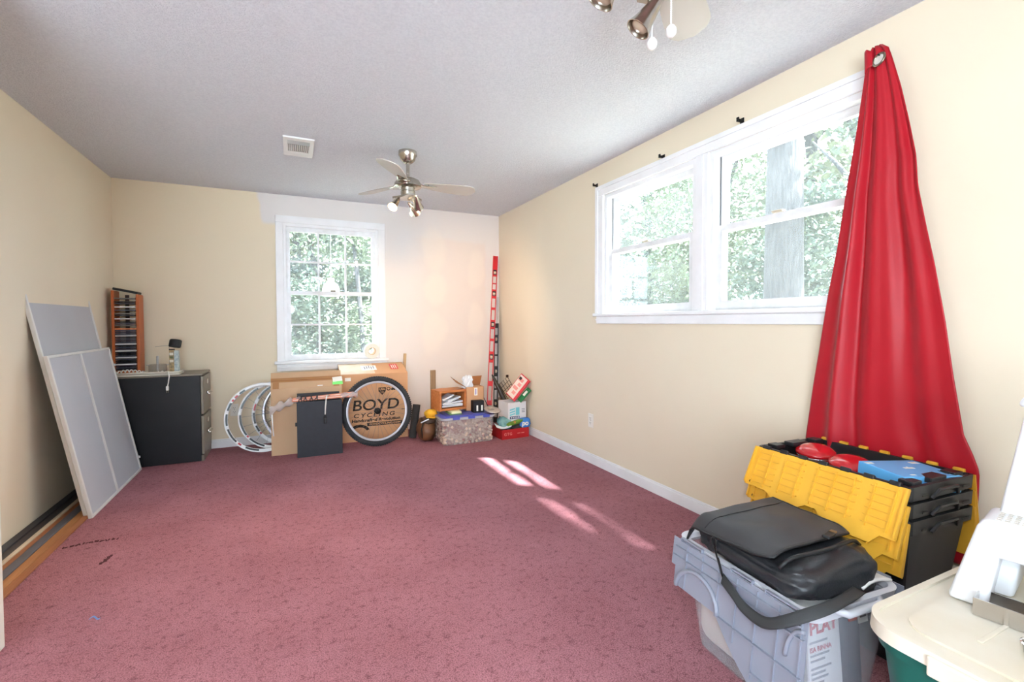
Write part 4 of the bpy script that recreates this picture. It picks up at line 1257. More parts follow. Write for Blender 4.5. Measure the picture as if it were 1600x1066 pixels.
for n_, (x, y, z, side) in enumerate(spots):
    o = cork0 if n_ == 0 else bpy.data.objects.new('wine_cork', cme2 if rc.random() < .3 else cork0.data)
    if n_: link(o)
    o.location = (x, y, max(z, .018))
    d = Vector((rc.uniform(-1, 1), rc.uniform(-.22, .22), rc.uniform(-.8, .8))) if side == 0 else Vector((rc.uniform(-.22, .22), rc.uniform(-1, 1), rc.uniform(-.8, .8)))
    if rc.random() < .14: d = Vector((.2, 1, .1)) if side == 0 else Vector((1, .2, .1))
    o.rotation_mode = 'QUATERNION'
    o.rotation_quaternion = d.to_track_quat('Z', 'Y')
    tag(o, 'wine cork packed with many others in the clear bin', 'cork', 'wine corks in the clear bin')
fill = MB()
for i in range(420):
    p = Vector((rc.uniform(1.345, 1.775), rc.uniform(4.365, 4.63), rc.uniform(.02, .225)))
    q = Euler((rc.uniform(0, 6), rc.uniform(0, 6), rc.uniform(0, 6))).to_matrix().to_4x4()
    fill.lathe([(.0112, -.022), (.0112, .022)], 8, Matrix.Translation(p) @ q)
tag(fill.build('wine_corks', CORK, smooth=True, auto=40), 'mass of wine corks filling the inside of the clear bin', 'corks', kind='stuff')
BT = .271      # top of the bin lid

# note pad and small wooden crate with papers --------------------------------
PAPER = mat('white_paper', (236, 238, 242), rough=0.7, var=(222, 226, 234), vscale=7)
t = thing('note_pad', 'pale yellow note pad sticking out under the small wooden crate', 'note pad', (1.47, 4.50, BT))
MB().bb((1.40, 4.42, BT), (1.525, 4.60, BT + .008), bev=.001, seg=1).build('green_cover', mat('green_cover', (112, 150, 96), rough=0.6), t)
MB().bb((1.42, 4.425, BT + .008), (1.52, 4.60, BT + .028), bev=.001, seg=1).build('pages', mat('pale_yellow_paper', (238, 232, 190), rough=0.8), t)
CR = mat('orange_crate_wood', (200, 126, 70), rough=0.5, var=(184, 108, 56), vscale=5, stretch=(1, 8, 8))
crz = R(9)
t = thing('wooden_crate', 'small open-fronted orange wooden crate stuffed with papers', 'crate', (1.445, 4.60, BT + .03), (0, 0, crz))
L_ = dict(local=True)
cw, cd_, chh, th = .30, .20, .200, .022
MB().bb((-cw / 2, -cd_ / 2, 0), (cw / 2, cd_ / 2, th), bev=.002).build('bottom_board', CR, t, **L_)
MB().bb((-cw / 2, -cd_ / 2, chh - th), (cw / 2, cd_ / 2, chh), bev=.002).build('top_board', CR, t, **L_)
for x in (-cw / 2, cw / 2 - th): MB().bb((x, -cd_ / 2, th), (x + th, cd_ / 2, chh - th), bev=.002).build('side_board', CR, t, **L_)
MB().bb((-cw / 2 + th, cd_ / 2 - .012, th), (cw / 2 - th, cd_ / 2, chh - th)).build('back_board', CR, t, **L_)
Mcr = ROOTM[t.name]
rp_ = random.Random(5)
LINE = mat('envelope_grey_line', (150, 156, 168), rough=0.7)  # grey of the thin line along each sheet's front edge
names = ['flat bundle of papers at the bottom of the wooden crate', 'second envelope from the bottom in the wooden crate', 'third envelope from the bottom in the wooden crate', 'steeply tilted long envelope in the wooden crate', 'topmost folded letter in the wooden crate', 'envelope leaning at the left inside the wooden crate']
for k, lab in enumerate(names):
    z = .040 + .017 * k
    ang = (0, R(2), R(-3), R(-17), R(-12), R(-22))[k]
    w_ = (.23, .22, .21, .20, .15, .13)[k]
    xo_ = (0, .005, .01, -.012, .02, -.045)[k]
    t2 = thing('envelope', lab, 'envelope', Mcr @ Vector((xo_, -.02, z)), (0, ang, crz), group='papers in the small crate')
    MB().box((0, 0, 0), (w_, .13, .014), bev=.003).build('sheet', PAPER, t2, local=True)
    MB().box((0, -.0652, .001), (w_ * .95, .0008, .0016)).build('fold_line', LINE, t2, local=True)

# open cardboard box with flaps ----------------------------------------------
t = thing('open_carton', 'small open cardboard box with raised flaps on the cork bin', 'box', (1.70, 4.62, BT))
ox0, ox1, oy0, oy1, oz = 1.612, 1.805, 4.545, 4.665, .515
mb = MB()
mb.bb((ox0, oy0, BT), (ox1, oy0 + .004, oz)).bb((ox0, oy1 - .004, BT), (ox1, oy1, oz)).bb((ox0, oy0, BT), (ox0 + .004, oy1, oz)).bb((ox1 - .004, oy0, BT), (ox1, oy1, oz)).bb((ox0, oy0, BT), (ox1, oy1, BT + .004))
mb.build('carton', CARD2, t)
fM = frame((ox0, oy1, oz), (1, 0, 0), (.02, .02, .09))
MB().prism([(0, 0), (.195, 0), (.225, .098), (.012, .096)], .004, fM).build('back_flap', CARDD, t)
MB().hexa([(ox0 + .005, oy0, oz - .002), (ox0 + .005, oy1, oz - .002), (ox0, oy1, oz), (ox0, oy0, oz)], [(ox0 - .115, oy0 - .045, oz + .055), (ox0 - .13, oy1, oz + .105), (ox0 - .135, oy1, oz + .108), (ox0 - .12, oy0 - .045, oz + .058)]).build('left_flap', CARDD, t)
MB().bb((1.700, oy0 - .001, .425), (1.735, oy0, .505)).build('shipping_label', mat('white_card', (0, 0, 0)), t)
MB().bb((1.712, oy0 - .0016, .435), (1.722, oy0 - .001, .495)).build('label_bar', mat('violet_print', (140, 120, 190), rough=0.6), t)
t = thing('packing_paper', 'white crumpled packing paper rising from the open cardboard box', 'paper', (1.62, 4.60, .50))
mb = MB(); blob(mb, (1.645, 4.605, .545), (.10, .07, .15), seed=4, amp=.5, e=.7); mb.build('crumple', PAPER, t)

# black small box ---------------------------------------------------------------
t = thing('small_black_box', 'small black box with two white labels on the cork bin lid', 'box', (1.705, 4.47, BT))
MB().bb((1.650, 4.435, BT), (1.765, 4.515, BT + .115), bev=.003).build('carton', BLK, t)
for x in (1.682, 1.732): MB().bb((x, 4.4342, BT + .012), (x + .018, 4.435, BT + .07)).build('white_label', mat('white_card', (0, 0, 0)), t)

# silver disc ---------------------------------------------------------------------
t = thing('silver_disc', 'silver disc tilted on the right end of the cork bin', 'disc', (1.85, 4.40, BT + .01))
dM = Matrix.Translation((1.835, 4.385, BT + .022)) @ Euler((R(14), R(4), 0)).to_matrix().to_4x4()
MB().ring((0, 0, 0), [(.02, 0), (.06, .006), (.085, .001), (.088, .003), (.06, .011), (.02, .006)], dM, 40).build('plate', mat('satin_silver', (206, 200, 194), rough=0.3, metal=0.6), t, smooth=True)
MB().ring((0, 0, 0), [(.009, .002), (.02, .002), (.02, .008), (.009, .008)], dM, 24).build('hub_ring', mat('silver_plastic', (0, 0, 0)), t)

# spirit levels ----------------------------------------------------------------------
def level(label, a, b_, w, d, m_, vials, slots, wm):
    a, b_ = Vector(a), Vector(b_)
    Lg = (b_ - a).length
    Mx = frame(a, b_ - a, (-1, .25, 0))       # x along, y across, z toward camera side
    t = thing('spirit_level', label, 'spirit level', a)
    fr = MB()
    fr.bb((0, -w / 2, -d / 2), (Lg, -w / 2 + .008, d / 2), M=Mx).bb((0, w / 2 - .008, -d / 2), (Lg, w / 2, d / 2), M=Mx)
    cuts = sorted([(v_ - .03, v_ + .03) for v_ in vials] + slots)
    x = 0
    webs = []
    for c0, c1 in cuts:
        if c0 > x: webs.append((x, c0))
        x = c1
    webs.append((x, Lg))
    for c0, c1 in webs: fr.bb((c0, -w / 2 + .008, -d * .32), (c1, w / 2 - .008, d * .32), M=Mx)
    fr.build('beam', m_, t)
    for v_ in vials:
        vb = MB()
        vb.bb((v_ - .03, -w / 2 + .008, -d * .4), (v_ - .02, w / 2 - .008, d * .4), M=Mx).bb((v_ + .02, -w / 2 + .008, -d * .4), (v_ + .03, w / 2 - .008, d * .4), M=Mx)
        vb.bb((v_ - .02, -w / 2 + .008, -d * .4), (v_ + .02, -w / 2 + .014, d * .4), M=Mx).bb((v_ - .02, w / 2 - .014, -d * .4), (v_ + .02, w / 2 - .008, d * .4), M=Mx)
        vo = vb.build('vial_frame', BLK, t)
        MB().cyl(Mx @ Vector((v_, -w / 2 + .012, 0)), Mx @ Vector((v_, w / 2 - .012, 0)), .010, seg=12).build('vial', mat('pale_vial', (236, 226, 196), rough=0.15), vo, smooth=True, auto=40)
    return t
RL = mat('red_level_enamel', (206, 36, 44), rough=0.35)
ca, cb = (1.925, 4.69, BT + .012), (2.194, 5.13, 1.955)
ln = (Vector(cb) - Vector(ca)).length
def segs(n, lo, hi, gap): 
    st = (hi - lo) / n
    return [(lo + i * st + gap / 2, lo + (i + 1) * st - gap / 2) for i in range(n)]
level('tall red spirit level leaning into the far right corner', ca, cb, .055, .026, RL, [ln * .305, ln * .52, ln * .73, ln * .87 + .02][0:4],
      [(ln * a_, ln * b2) for a_, b2 in ((.03, .12), (.15, .27), (.34, .41), (.425, .49), (.55, .62), (.635, .70), (.76, .80), (.805, .855))], None)
level('shorter black spirit level standing behind the tall red one', (2.165, 5.085, 0), (2.205, 5.135, 1.165), .05, .024, BLK, [.98, .60, .22],
      [(.06, .17), (.27, .38), (.40, .54), (.66, .78), (.80, .93), (1.03, 1.11)], None)
t = thing('measuring_stick', 'pale measuring stick standing in the far right corner behind the levels', 'stick', (2.235, 5.165, 0))
MB().box((2.238, 5.166, .74), (.028, .006, 1.48), bev=.001, seg=1).build('strip', mat('pale_stick', (222, 214, 210), rough=0.5, var=(196, 192, 196), vscale=6), t)

# red box on the floor with clutter in it ---------------------------------------------------
RBX = mat('red_printed_carton', (186, 26, 32), rough=0.45)
rbz = R(3)
t = thing('red_box', 'open red cardboard box on the carpet in the far right corner', 'box', (2.045, 4.42, 0), (0, 0, rbz))
w_, d_, h_ = .31, .25, .098
mb = MB()
mb.bb((-w_ / 2, -d_ / 2, 0), (w_ / 2, -d_ / 2 + .004, h_)).bb((-w_ / 2, d_ / 2 - .004, 0), (w_ / 2, d_ / 2, h_)).bb((-w_ / 2, -d_ / 2, 0), (-w_ / 2 + .004, d_ / 2, h_)).bb((w_ / 2 - .004, -d_ / 2, 0), (w_ / 2, d_ / 2, h_)).bb((-w_ / 2, -d_ / 2, 0), (w_ / 2, d_ / 2, .004))
mb.build('carton', RBX, t, **L_)
rt_ = ROOTM[t.name]
PK = mat('pale_red_print', (236, 160, 150), rough=0.5)
text('lettering', 'GTG', .040, rt_ @ face_y((-.085, -d_ / 2 - .0012, .05)), PK, t, spacing=1.2)
for x_ in (.02, .065): MB().bb((x_, -d_ / 2 - .0008, .047), (x_ + .035, -d_ / 2, .053)).build('print_line', PK, t, local=True)
t = thing('dark_tray', 'dark grey plastic tray lying inside the red box', 'tray', (2.045, 4.42, .03))
MB().prism([(-.135, -.11), (.135, -.11), (.14, .10), (-.13, .11)], .05, Matrix.Translation((2.045, 4.42, .006)) @ Euler((0, 0, rbz)).to_matrix().to_4x4()).build('tray_body', mat('dark_grey_plastic', (52, 48, 48), rough=0.5), t)
mb = MB(); blob(mb, (2.10, 4.40, .085), (.15, .16, .10), seed=9, amp=.2, e=.7); mb.build('cover', mat('dark_grey_plastic', (0, 0, 0)), t, smooth=True)
# white carton with teal logo
wbz = R(6)
t = thing('white_box', 'white cardboard box with a teal striped logo above the red box', 'box', (2.105, 4.49, .135), (0, 0, wbz))
w_, d_, h_ = .222, .20, .215
WB = mat('white_carton', (234, 232, 234), rough=0.6, var=(224, 222, 226), vscale=4)
mb = MB()
mb.bb((-w_ / 2, -d_ / 2, 0), (w_ / 2, -d_ / 2 + .004, h_)).bb((-w_ / 2, d_ / 2 - .004, 0), (w_ / 2, d_ / 2, h_)).bb((-w_ / 2, -d_ / 2, 0), (-w_ / 2 + .004, d_ / 2, h_)).bb((w_ / 2 - .004, -d_ / 2, 0), (w_ / 2, d_ / 2, h_)).bb((-w_ / 2, -d_ / 2, 0), (w_ / 2, d_ / 2, .004))
mb.build('carton', WB, t, **L_)
wm_ = ROOTM[t.name]
yy = -d_ / 2
TEAL = mat('teal_print', (122, 206, 216), rough=0.5)
lg = MB().bb((-.018, yy - .0008, .080), (.028, yy, .160)).build('logo_panel', TEAL, t, **L_)
for k in range(3):
    MB().prism([(-.09, .078 + .026 * k), (-.026, .090 + .026 * k), (-.026, .105 + .026 * k), (-.09, .093 + .026 * k)], .0005, wm_ @ Matrix.Translation((0, yy - .0008, 0)) @ Euler((R(90), 0, 0)).to_matrix().to_4x4()).build('logo_stripe', TEAL, lg)
MB().bb((-.088, yy - .0009, .044), (.028, yy, .070)).build('logo_band', mat('navy_print', (36, 52, 104), rough=0.5), t, **L_)
for x_ in (-.078, -.056, -.034, -.012, .008): MB().bb((x_, yy - .0014, .050), (x_ + .013, yy - .0009, .064)).build('band_mark', WB, t, local=True)
for k in range(3): MB().bb((.055, yy - .0006, .135 - .016 * k), (.095, yy, .143 - .016 * k)).build('print_line', mat('grey_print', (0, 0, 0)), t, **L_)
# pouches
t = thing('teal_pouch', 'pale teal plastic pouch squeezed left of the white box', 'pouch', (1.95, 4.40, .10))
mb = MB(); blob(mb, (0, 0, 0), (.15, .035, .10), seed=3, amp=.35, e=.5, M=Matrix.Translation((1.965, 4.375, .150)) @ Euler((R(-25), R(22), 0)).to_matrix().to_4x4()); mb.build('bag', mat('teal_plastic_film', (134, 180, 178), rough=0.25, var=(84, 132, 138), vscale=18), t, smooth=True)
t = thing('green_pouch', 'green plastic pouch with an orange spot in front of the white box', 'pouch', (2.06, 4.36, .12))
gM2 = Matrix.Translation((2.075, 4.342, .152)) @ Euler((0, R(-10), 0)).to_matrix().to_4x4()
mb = MB(); blob(mb, (0, 0, 0), (.20, .05, .038), seed=5, amp=.2, e=.6, M=gM2); mb.build('bag', mat('leaf_green_film', (116, 158, 52), rough=0.3, var=(86, 128, 40), vscale=12), t, smooth=True)
MB().lathe([(.012, 0), (.010, .002)], 12, gM2 @ Matrix.Translation((-.02, -.022, .010)) @ Euler((R(60), 0, 0)).to_matrix().to_4x4()).build('orange_spot', mat('orange_print', (226, 116, 56), rough=0.5), t)
t = thing('blue_pouch', 'bright blue plastic pouch with white letters at the right wall corner', 'pouch', (2.19, 4.35, .10))
mb = MB(); blob(mb, (2.178, 4.347, .140), (.125, .055, .10), seed=6, amp=.15, e=.55); mb.build('bag', mat('bright_blue_film', (62, 130, 212), rough=0.3), t, smooth=True)
text('lettering', 'po', .07, face_y((2.170, 4.314, .140)), mat('white_card', (0, 0, 0)), t, bold=.002, shear=.1, extrude=.002)
t = thing('white_sheet', 'white plastic sheet curling over the left rim of the red box', 'sheet', (1.93, 4.33, .09))
MB().grid(lambda u, v: (1.845 + .17 * u, 4.30 + .07 * v, .130 - .022 * math.sin(u * PI) + .03 * v * (1 - u)), 12, 6).build('film', PAPER, t, smooth=True, solid=.002)
# umbrella-like black tube, bent rods
t = thing('folded_umbrella', 'folded black umbrella standing slanted in the corner clutter', 'umbrella', (2.10, 4.66, .14))
MB().tube([(2.125, 4.63, .17), (2.09, 4.655, .33), (2.045, 4.68, .44), (2.0, 4.70, .54), (1.975, 4.705, .595)], [.012, .030, .026, .020, .014], seg=12).build('canopy', mat('black_nylon', (40, 36, 32), rough=0.35, var=(70, 60, 48), vscale=24), t, smooth=True)
MB().tube([(1.975, 4.705, .595), (1.965, 4.707, .612)], .008, seg=8).build('tip', BLKM, t)
fr = MB()
for k in range(4):
    fr.tube([(2.10 - .012 * k, 4.62, .30 + .012 * k), (2.06 - .02 * k, 4.60, .345 + .01 * k), (2.045 - .02 * k, 4.59, .30 - .01 * k)], .005, seg=6)
fr.build('loose_ribs', mat('bronze_metal', (96, 76, 52), rough=0.4, metal=0.7), t, kind='stuff')
t = thing('thin_rod', 'thin dark rod standing between the cardboard box and red level', 'rod', (1.87, 4.60, BT))
MB().tube([(1.80, 4.69, .55), (1.83, 4.64, .40), (1.862, 4.55, .285)], .004, seg=6).build('shaft', BLKM, t)
# wire rack
t = thing('wire_rack', 'small dark wire rack propped in the corner clutter', 'wire rack', (2.14, 4.65, .34))
A, Bq, Cq, Dq = Vector((2.144, 4.70, .586)), Vector((2.07, 4.75, .493)), Vector((2.13, 4.655, .345)), Vector((2.20, 4.61, .425))
WR = mat('dark_bronze_wire', (66, 46, 36), rough=0.45, metal=0.6)
MB().tube([A, Bq, Cq, Dq], .0045, seg=6, closed=True).build('outer_frame', WR, t)
for k in range(1, 4):
    u = k / 4
    MB().tube([A.lerp(Bq, u), Dq.lerp(Cq, u)], .0028, seg=5).build('wire', WR, t)
    MB().tube([A.lerp(Dq, u), Bq.lerp(Cq, u)], .0028, seg=5).build('wire', WR, t)
MB().box(A, (.03, .012, .03), bev=.003).build('corner_bracket', WR, t)
# red/white flat package and green one
def slab(name, label, cat, cs, th, m_, extra=None):
    T_, R_, B_, L2 = [Vector(c) for c in cs]
    Mx = frame((T_ + R_ + B_ + L2) / 4, ((T_ - L2) + (R_ - B_)), ((T_ - R_) + (L2 - B_)))
    w_ = ((T_ - L2).length + (R_ - B_).length) / 2
    h_ = ((T_ - R_).length + (L2 - B_).length) / 2
    t = thing(name, label, cat, Mx.translation)
    MB().box((0, 0, 0), (w_, h_, th), bev=.002, seg=1, M=Mx).build('sleeve', m_, t)
    return t, Mx, w_, h_
PKR = mat('red_package', (206, 40, 52), rough=0.4)
t, Mx, w_, h_ = slab('flat_package', 'red and white printed flat package leaning on the right wall', 'package', ((2.216, 4.48, .648), (2.236, 4.33, .553), (2.09, 4.40, .367), (2.06, 4.55, .408)), .012, PKR)
zt = .0066 if (Mx.to_3x3() @ Vector((0, 0, 1))).y < 0 else -.0066
MB().box((0, .012, zt), (w_ * .92, h_ * .74, .001), M=Mx).build('white_panel', mat('off_white_print', (236, 220, 210), rough=0.5), t)
for k in range(4): MB().box((-.07 + .05 * k, .012 + (.01 if k % 2 else -.012), zt * 1.15), (.035, h_ * (.45 if k % 2 else .3), .001), M=Mx).build('print_block', mat('salmon_print', (232, 150, 142), rough=0.5), t)
MB().box((.09, .045, zt * 1.2), (.03, .04, .001), M=Mx).build('barcode', INK, t)
t, Mx, w_, h_ = slab('green_packet', 'green packet with white patch below the red flat package', 'packet', ((2.235, 4.37, .50), (2.24, 4.32, .47), (2.14, 4.36, .345), (2.13, 4.41, .375)), .014, mat('green_print', (36, 126, 74), rough=0.45))
zt = .0076 if (Mx.to_3x3() @ Vector((0, 0, 1))).y < 0 else -.0076
MB().box((.02, 0, zt), (.06, .03, .001), M=Mx).build('white_patch', mat('white_card', (0, 0, 0)), t)

# leather bag and yellow cap ------------------------------------------------------------------
LEA = mat('brown_leather', (120, 78, 48), rough=0.45, var=(84, 52, 32), vscale=7, bump=0.2, bscale=60)
t = thing('leather_bag', 'slumped brown leather bag between foam tube and cork bin', 'bag', (1.235, 4.66, 0))
mb = MB(); blob(mb, (1.213, 4.635, .112), (.16, .30, .225), seed=2, amp=.16, e=.75); mb.build('bag_body', LEA, t, smooth=True)
mb = MB(); blob(mb, (1.225, 4.60, .205), (.13, .20, .05), seed=8, amp=.25, e=.7); mb.build('flap', mat('dark_leather', (78, 54, 36), rough=0.5, var=(58, 42, 30), vscale=14), t, smooth=True)
MB().tube([(1.15, 4.52, .05), (1.135, 4.50, .14), (1.16, 4.52, .21), (1.20, 4.53, .235)], .006, seg=7).build('strap', BLK, t, smooth=True)
MB().tube([(1.13, 4.50, .205), (1.17, 4.485, .225), (1.205, 4.49, .235)], .006, seg=7).build('white_handle', PAPER, t, smooth=True)
t = thing('yellow_cap', 'yellow cloth cap resting on the brown leather bag', 'cap', (1.255, 4.60, .235))
YEL = mat('yellow_cloth', (226, 176, 40), rough=0.7, var=(206, 150, 28), vscale=10)
mb = MB(); blob(mb, (1.255, 4.595, .268), (.125, .13, .085), seed=12, amp=.18, e=.85); mb.build('crown', YEL, t, smooth=True)
MB().grid(lambda u, v: (1.195 + .12 * u, 4.555 - .05 * v * math.sin(.3 + u * 2.5), .250 - .012 * v + .004 * math.sin(u * 9)), 10, 5).build('brim', YEL, t, smooth=True, solid=.004)

# ================================================================ foreground right
# three nested attached-lid crates ---------------------------------------------------------
CBL = mat('black_crate_plastic', (30, 31, 34), rough=0.42, var=(36, 36, 38), vscale=6)
YLW = mat('yellow_lid_plastic', (236, 178, 58), rough=0.45, var=(230, 170, 48), vscale=4)
CX, CY, CRZ = 1.985, 1.085, R(-3)
TOPZ = .65
def crate(label, ztop, h, incl_f, incl_b, idx):
    t = thing('attached_lid_crate', label, 'crate', (CX, CY, ztop - h), (0, 0, CRZ), group='nested crates with yellow lids')
    k = .117 * h
    W, D = .345, .55
    Mz = lambda z: z            # local z runs from the crate's base
    mb = MB()
    shell(mb, (0, 0, 0), (W - 2 * k, D - 2 * k), (W, D), h, .0035, .012, n=2)
    mb.build('body', CBL, t, local=True)
    rm = MB()
    shell(rm, (0, 0, h - .046), (W + .016, D + .016), (W + .020, D + .020), .046, .009, .012, n=2, floor=False)
    rm.build('rim', CBL, t, local=True)
    # end handles: a bar standing off the rim
    for s_ in (-1, 1):
        hy = s_ * (D / 2 + .012)
        MB().tube([(-.075, hy, h - .046), (-.05, hy + s_ * .010, h - .018), (.05, hy + s_ * .010, h - .018), (.075, hy, h - .046)], .006, seg=6).build('handle', CBL, t, local=True)
        lug = MB()
        lug.bb((-.13, hy - .003, h - .034), (-.10, hy + .004 * s_ + .003, h - .028)).bb((.10, hy - .003, h - .034), (.14, hy + .004 * s_ + .003, h - .026))
        lug.build('rim_slot', BLK, t, local=True, kind='stuff')
    if idx == 0:
        for s_ in (-1, 1):
            for x, w_ in ((-.12, .05), (.0, .09), (.12, .05)):
                MB().bb((x - w_ / 2, s_ * (D / 2 - .005), h - .008), (x + w_ / 2, s_ * (D / 2 - .05), h + .010), bev=.003).build('stacking_lug', CBL, t, local=True)
    # lids
    for side, inc in ((-1, incl_f), (1, incl_b)):
        ang = inc
        ex = Vector((0, 1 if side < 0 else -1, 0))          # along the hinge
        ey = Vector((side * math.sin(ang), 0, -math.cos(ang)))   # down the flap
        O = Vector((side * (W / 2 + .012), -.285 if side < 0 else .285, h - .004))
        M = frame(O, ex, ey)
        Lg = .57
        # zig-zag meeting edge
        if side < 0:
            pts = [(0, 0), (Lg, 0), (Lg, .165), (.47, .165), (.44, .185), (.33, .185), (.30, .165), (.26, .165), (.22, .205), (.07, .205), (.045, .172), (0, .172)]
        else:
            pts = [(0, 0), (Lg, 0), (Lg, .185), (.44, .185), (.40, .165), (.27, .165), (.24, .19), (.12, .19), (.09, .172), (0, .172)]
        zs = 1 if (M.to_3x3() @ Vector((0, 0, 1))).x * side > 0 else -1
        pl = MB().prism(pts, .004, M).build('lid_flap', YLW, t, local=True)
        rb = MB()
        for y_ in (.020, .045, .070, .095, .120, .145):
            for (xa, xb) in ((.03, .11), (.14, .30), (.34, .42), (.45, .54)) if int(y_ * 1000) % 50 else ((.03, .54),):
                rb.box(((xa + xb) / 2, y_, .002 + zs * .0035), (xb - xa, .0034, .010), M=M)
        for x_ in (.03, .095, .16, .225, .29, .355, .42, .485, .54):
            rb.box((x_, .085, .002 + zs * .0035), (.0034, .145, .010), M=M)
        rb.build('stiffening_ribs', YLW, pl, local=True, kind='stuff')
        MB().cyl(M @ Vector((.545, .150, .002 + zs * .002)), M @ Vector((.545, .150, .002 + zs * .0032)), .006, seg=12).build('seal_hole', BLKM, pl, local=True)
        # hinge knuckles: lid yellow, crate black, alternating along the edge
        for q in range(7):
            x_ = .045 + q * .08
            MB().box((x_, -.006, .0), (.034, .016, .014), bev=.003, M=M).build('hinge_knuckle', CBL if side < 0 else YLW, t, local=True)
        if side < 0:
            # vertical end lip of the flap
            MB().box((.003, .085, zs * .006), (.006, .165, .016), M=M).box((Lg - .003, .08, zs * .006), (.006, .158, .016), M=M).build('end_lip', YLW, pl, local=True, kind='stuff')
        else:
            MB().box((.003, .085, -zs * .008), (.006, .17, .024), M=M).build('end_lip', YLW, pl, local=True)
    return t
crate('topmost of three nested black crates, red tins and a blue box inside', TOPZ, .30, R(26), R(9), 0)
crate('middle of the three nested black crates with yellow folding lids', TOPZ - .056, .30, R(20), R(7), 1)
crate('lowest and deepest of the nested black crates, standing on the carpet', TOPZ - .112, TOPZ - .112, R(12), R(5), 2)

# contents: two red round tins and a blue box
RT = mat('glossy_red_enamel', (206, 26, 36), rough=0.16, coat=0.5)
def tin(label, x, y, z, tx):
    t = thing('red_tin', label, 'tin', (x, y, z), group='red tins in the top crate')
    M = Matrix.Translation((x, y, z)) @ Euler((R(tx), R(-6), 0)).to_matrix().to_4x4()
    MB().lathe([(.03, -.13), (.064, -.125), (.072, -.02), (.070, -.012)], 36, M).build('pot', RT, t, smooth=True, auto=40)
    MB().lathe([(.071, -.008), (.075, -.002), (.072, .006), (.052, .020), (.025, .027), (.002, .028)], 36, M).build('lid', RT, t, smooth=True, auto=60)
    MB().torus((0, 0, 0), .0725, .003, M @ Matrix.Translation((0, 0, -.010)), 40, 6).build('wire_bail', mat('chrome', (0, 0, 0)), t, smooth=True)
    return t
tin('red round lidded tin at the left end of the top crate', 2.005, 1.250, .634, 4)
tin('red round lidded tin beside the blue box in the top crate', 1.975, 1.095, .628, 4)
t = thing('blue_box', 'light blue printed flat box lying in the top crate', 'box', (1.985, .912, .603), (R(2), R(3), R(-14)))
BB_ = mat('sky_blue_carton', (100, 176, 232), rough=0.4)
MB().bb((-.122, -.085, 0), (.122, .085, .058), bev=.002).build('carton', BB_, t, local=True)
bp_ = ROOTM[t.name]
WP = mat('white_card', (0, 0, 0))
MB().bb((-.02, -.006, .058), (.022, .006, .0588)).bb((.0, -.006, .058), (.006, .012, .0588)).build('white_logo', WP, t, local=True, kind='stuff')
MB().bb((.07, .045, .058), (.105, .062, .0588)).bb((-.12, .05, .058), (-.09, .064, .0588)).bb((-.075, -.07, .058), (-.055, -.063, .0588)).build('white_print', WP, t, local=True, kind='stuff')
MB().bb((.085, -.065, .058), (.092, -.030, .0588)).bb((.099, -.065, .058), (.106, -.035, .0588)).build('black_print', BLK, t, local=True, kind='stuff')
t = thing('folded_cloth', 'folded dark cloth under the tins in the top crate', 'cloth', (1.985, 1.085, .40))
mb = MB(); blob(mb, (1.98, 1.085, .455), (.26, .44, .15), seed=21, amp=.1, e=.5); mb.build('cloth', mat('black_cloth', (24, 24, 27), rough=0.9), t, smooth=True)

# grey clear bin with attached lid --------------------------------------------------------------
GRZ = R(-4.5)
GX, GY = 1.479, 1.046
GB = mat('cloudy_clear_plastic', (214, 216, 224), rough=0.25, alpha=0.21)
GR = mat('cloudy_rim_plastic', (222, 223, 230), rough=0.28, alpha=0.9)
GL = mat('grey_lid_plastic', (146, 150, 164), rough=0.33, var=(140, 144, 158), vscale=4)
t = thing('grey_lidded_bin', 'cloudy clear bin with hanging grey lid under the black bag', 'storage bin', (GX, GY, 0), (0, 0, GRZ))
gbin = t
shell(MB(), (0, 0, 0), (.30, .43), (.375, .515), .38, .0035, .045, n=5).build('body', GB, t, smooth=True, auto=50, local=True)
r_ = MB(); shell(r_, (0, 0, .352), (.385, .525), (.40, .54), .036, .020, .055, n=6, floor=False); r_.build('rim', GR, t, smooth=True, auto=50, local=True)
MB().tube([(-.09, -.262, .378), (-.07, -.282, .372), (.07, -.282, .372), (.09, -.262, .378)], .011, seg=10).build('handle', GR, t, smooth=True, local=True)
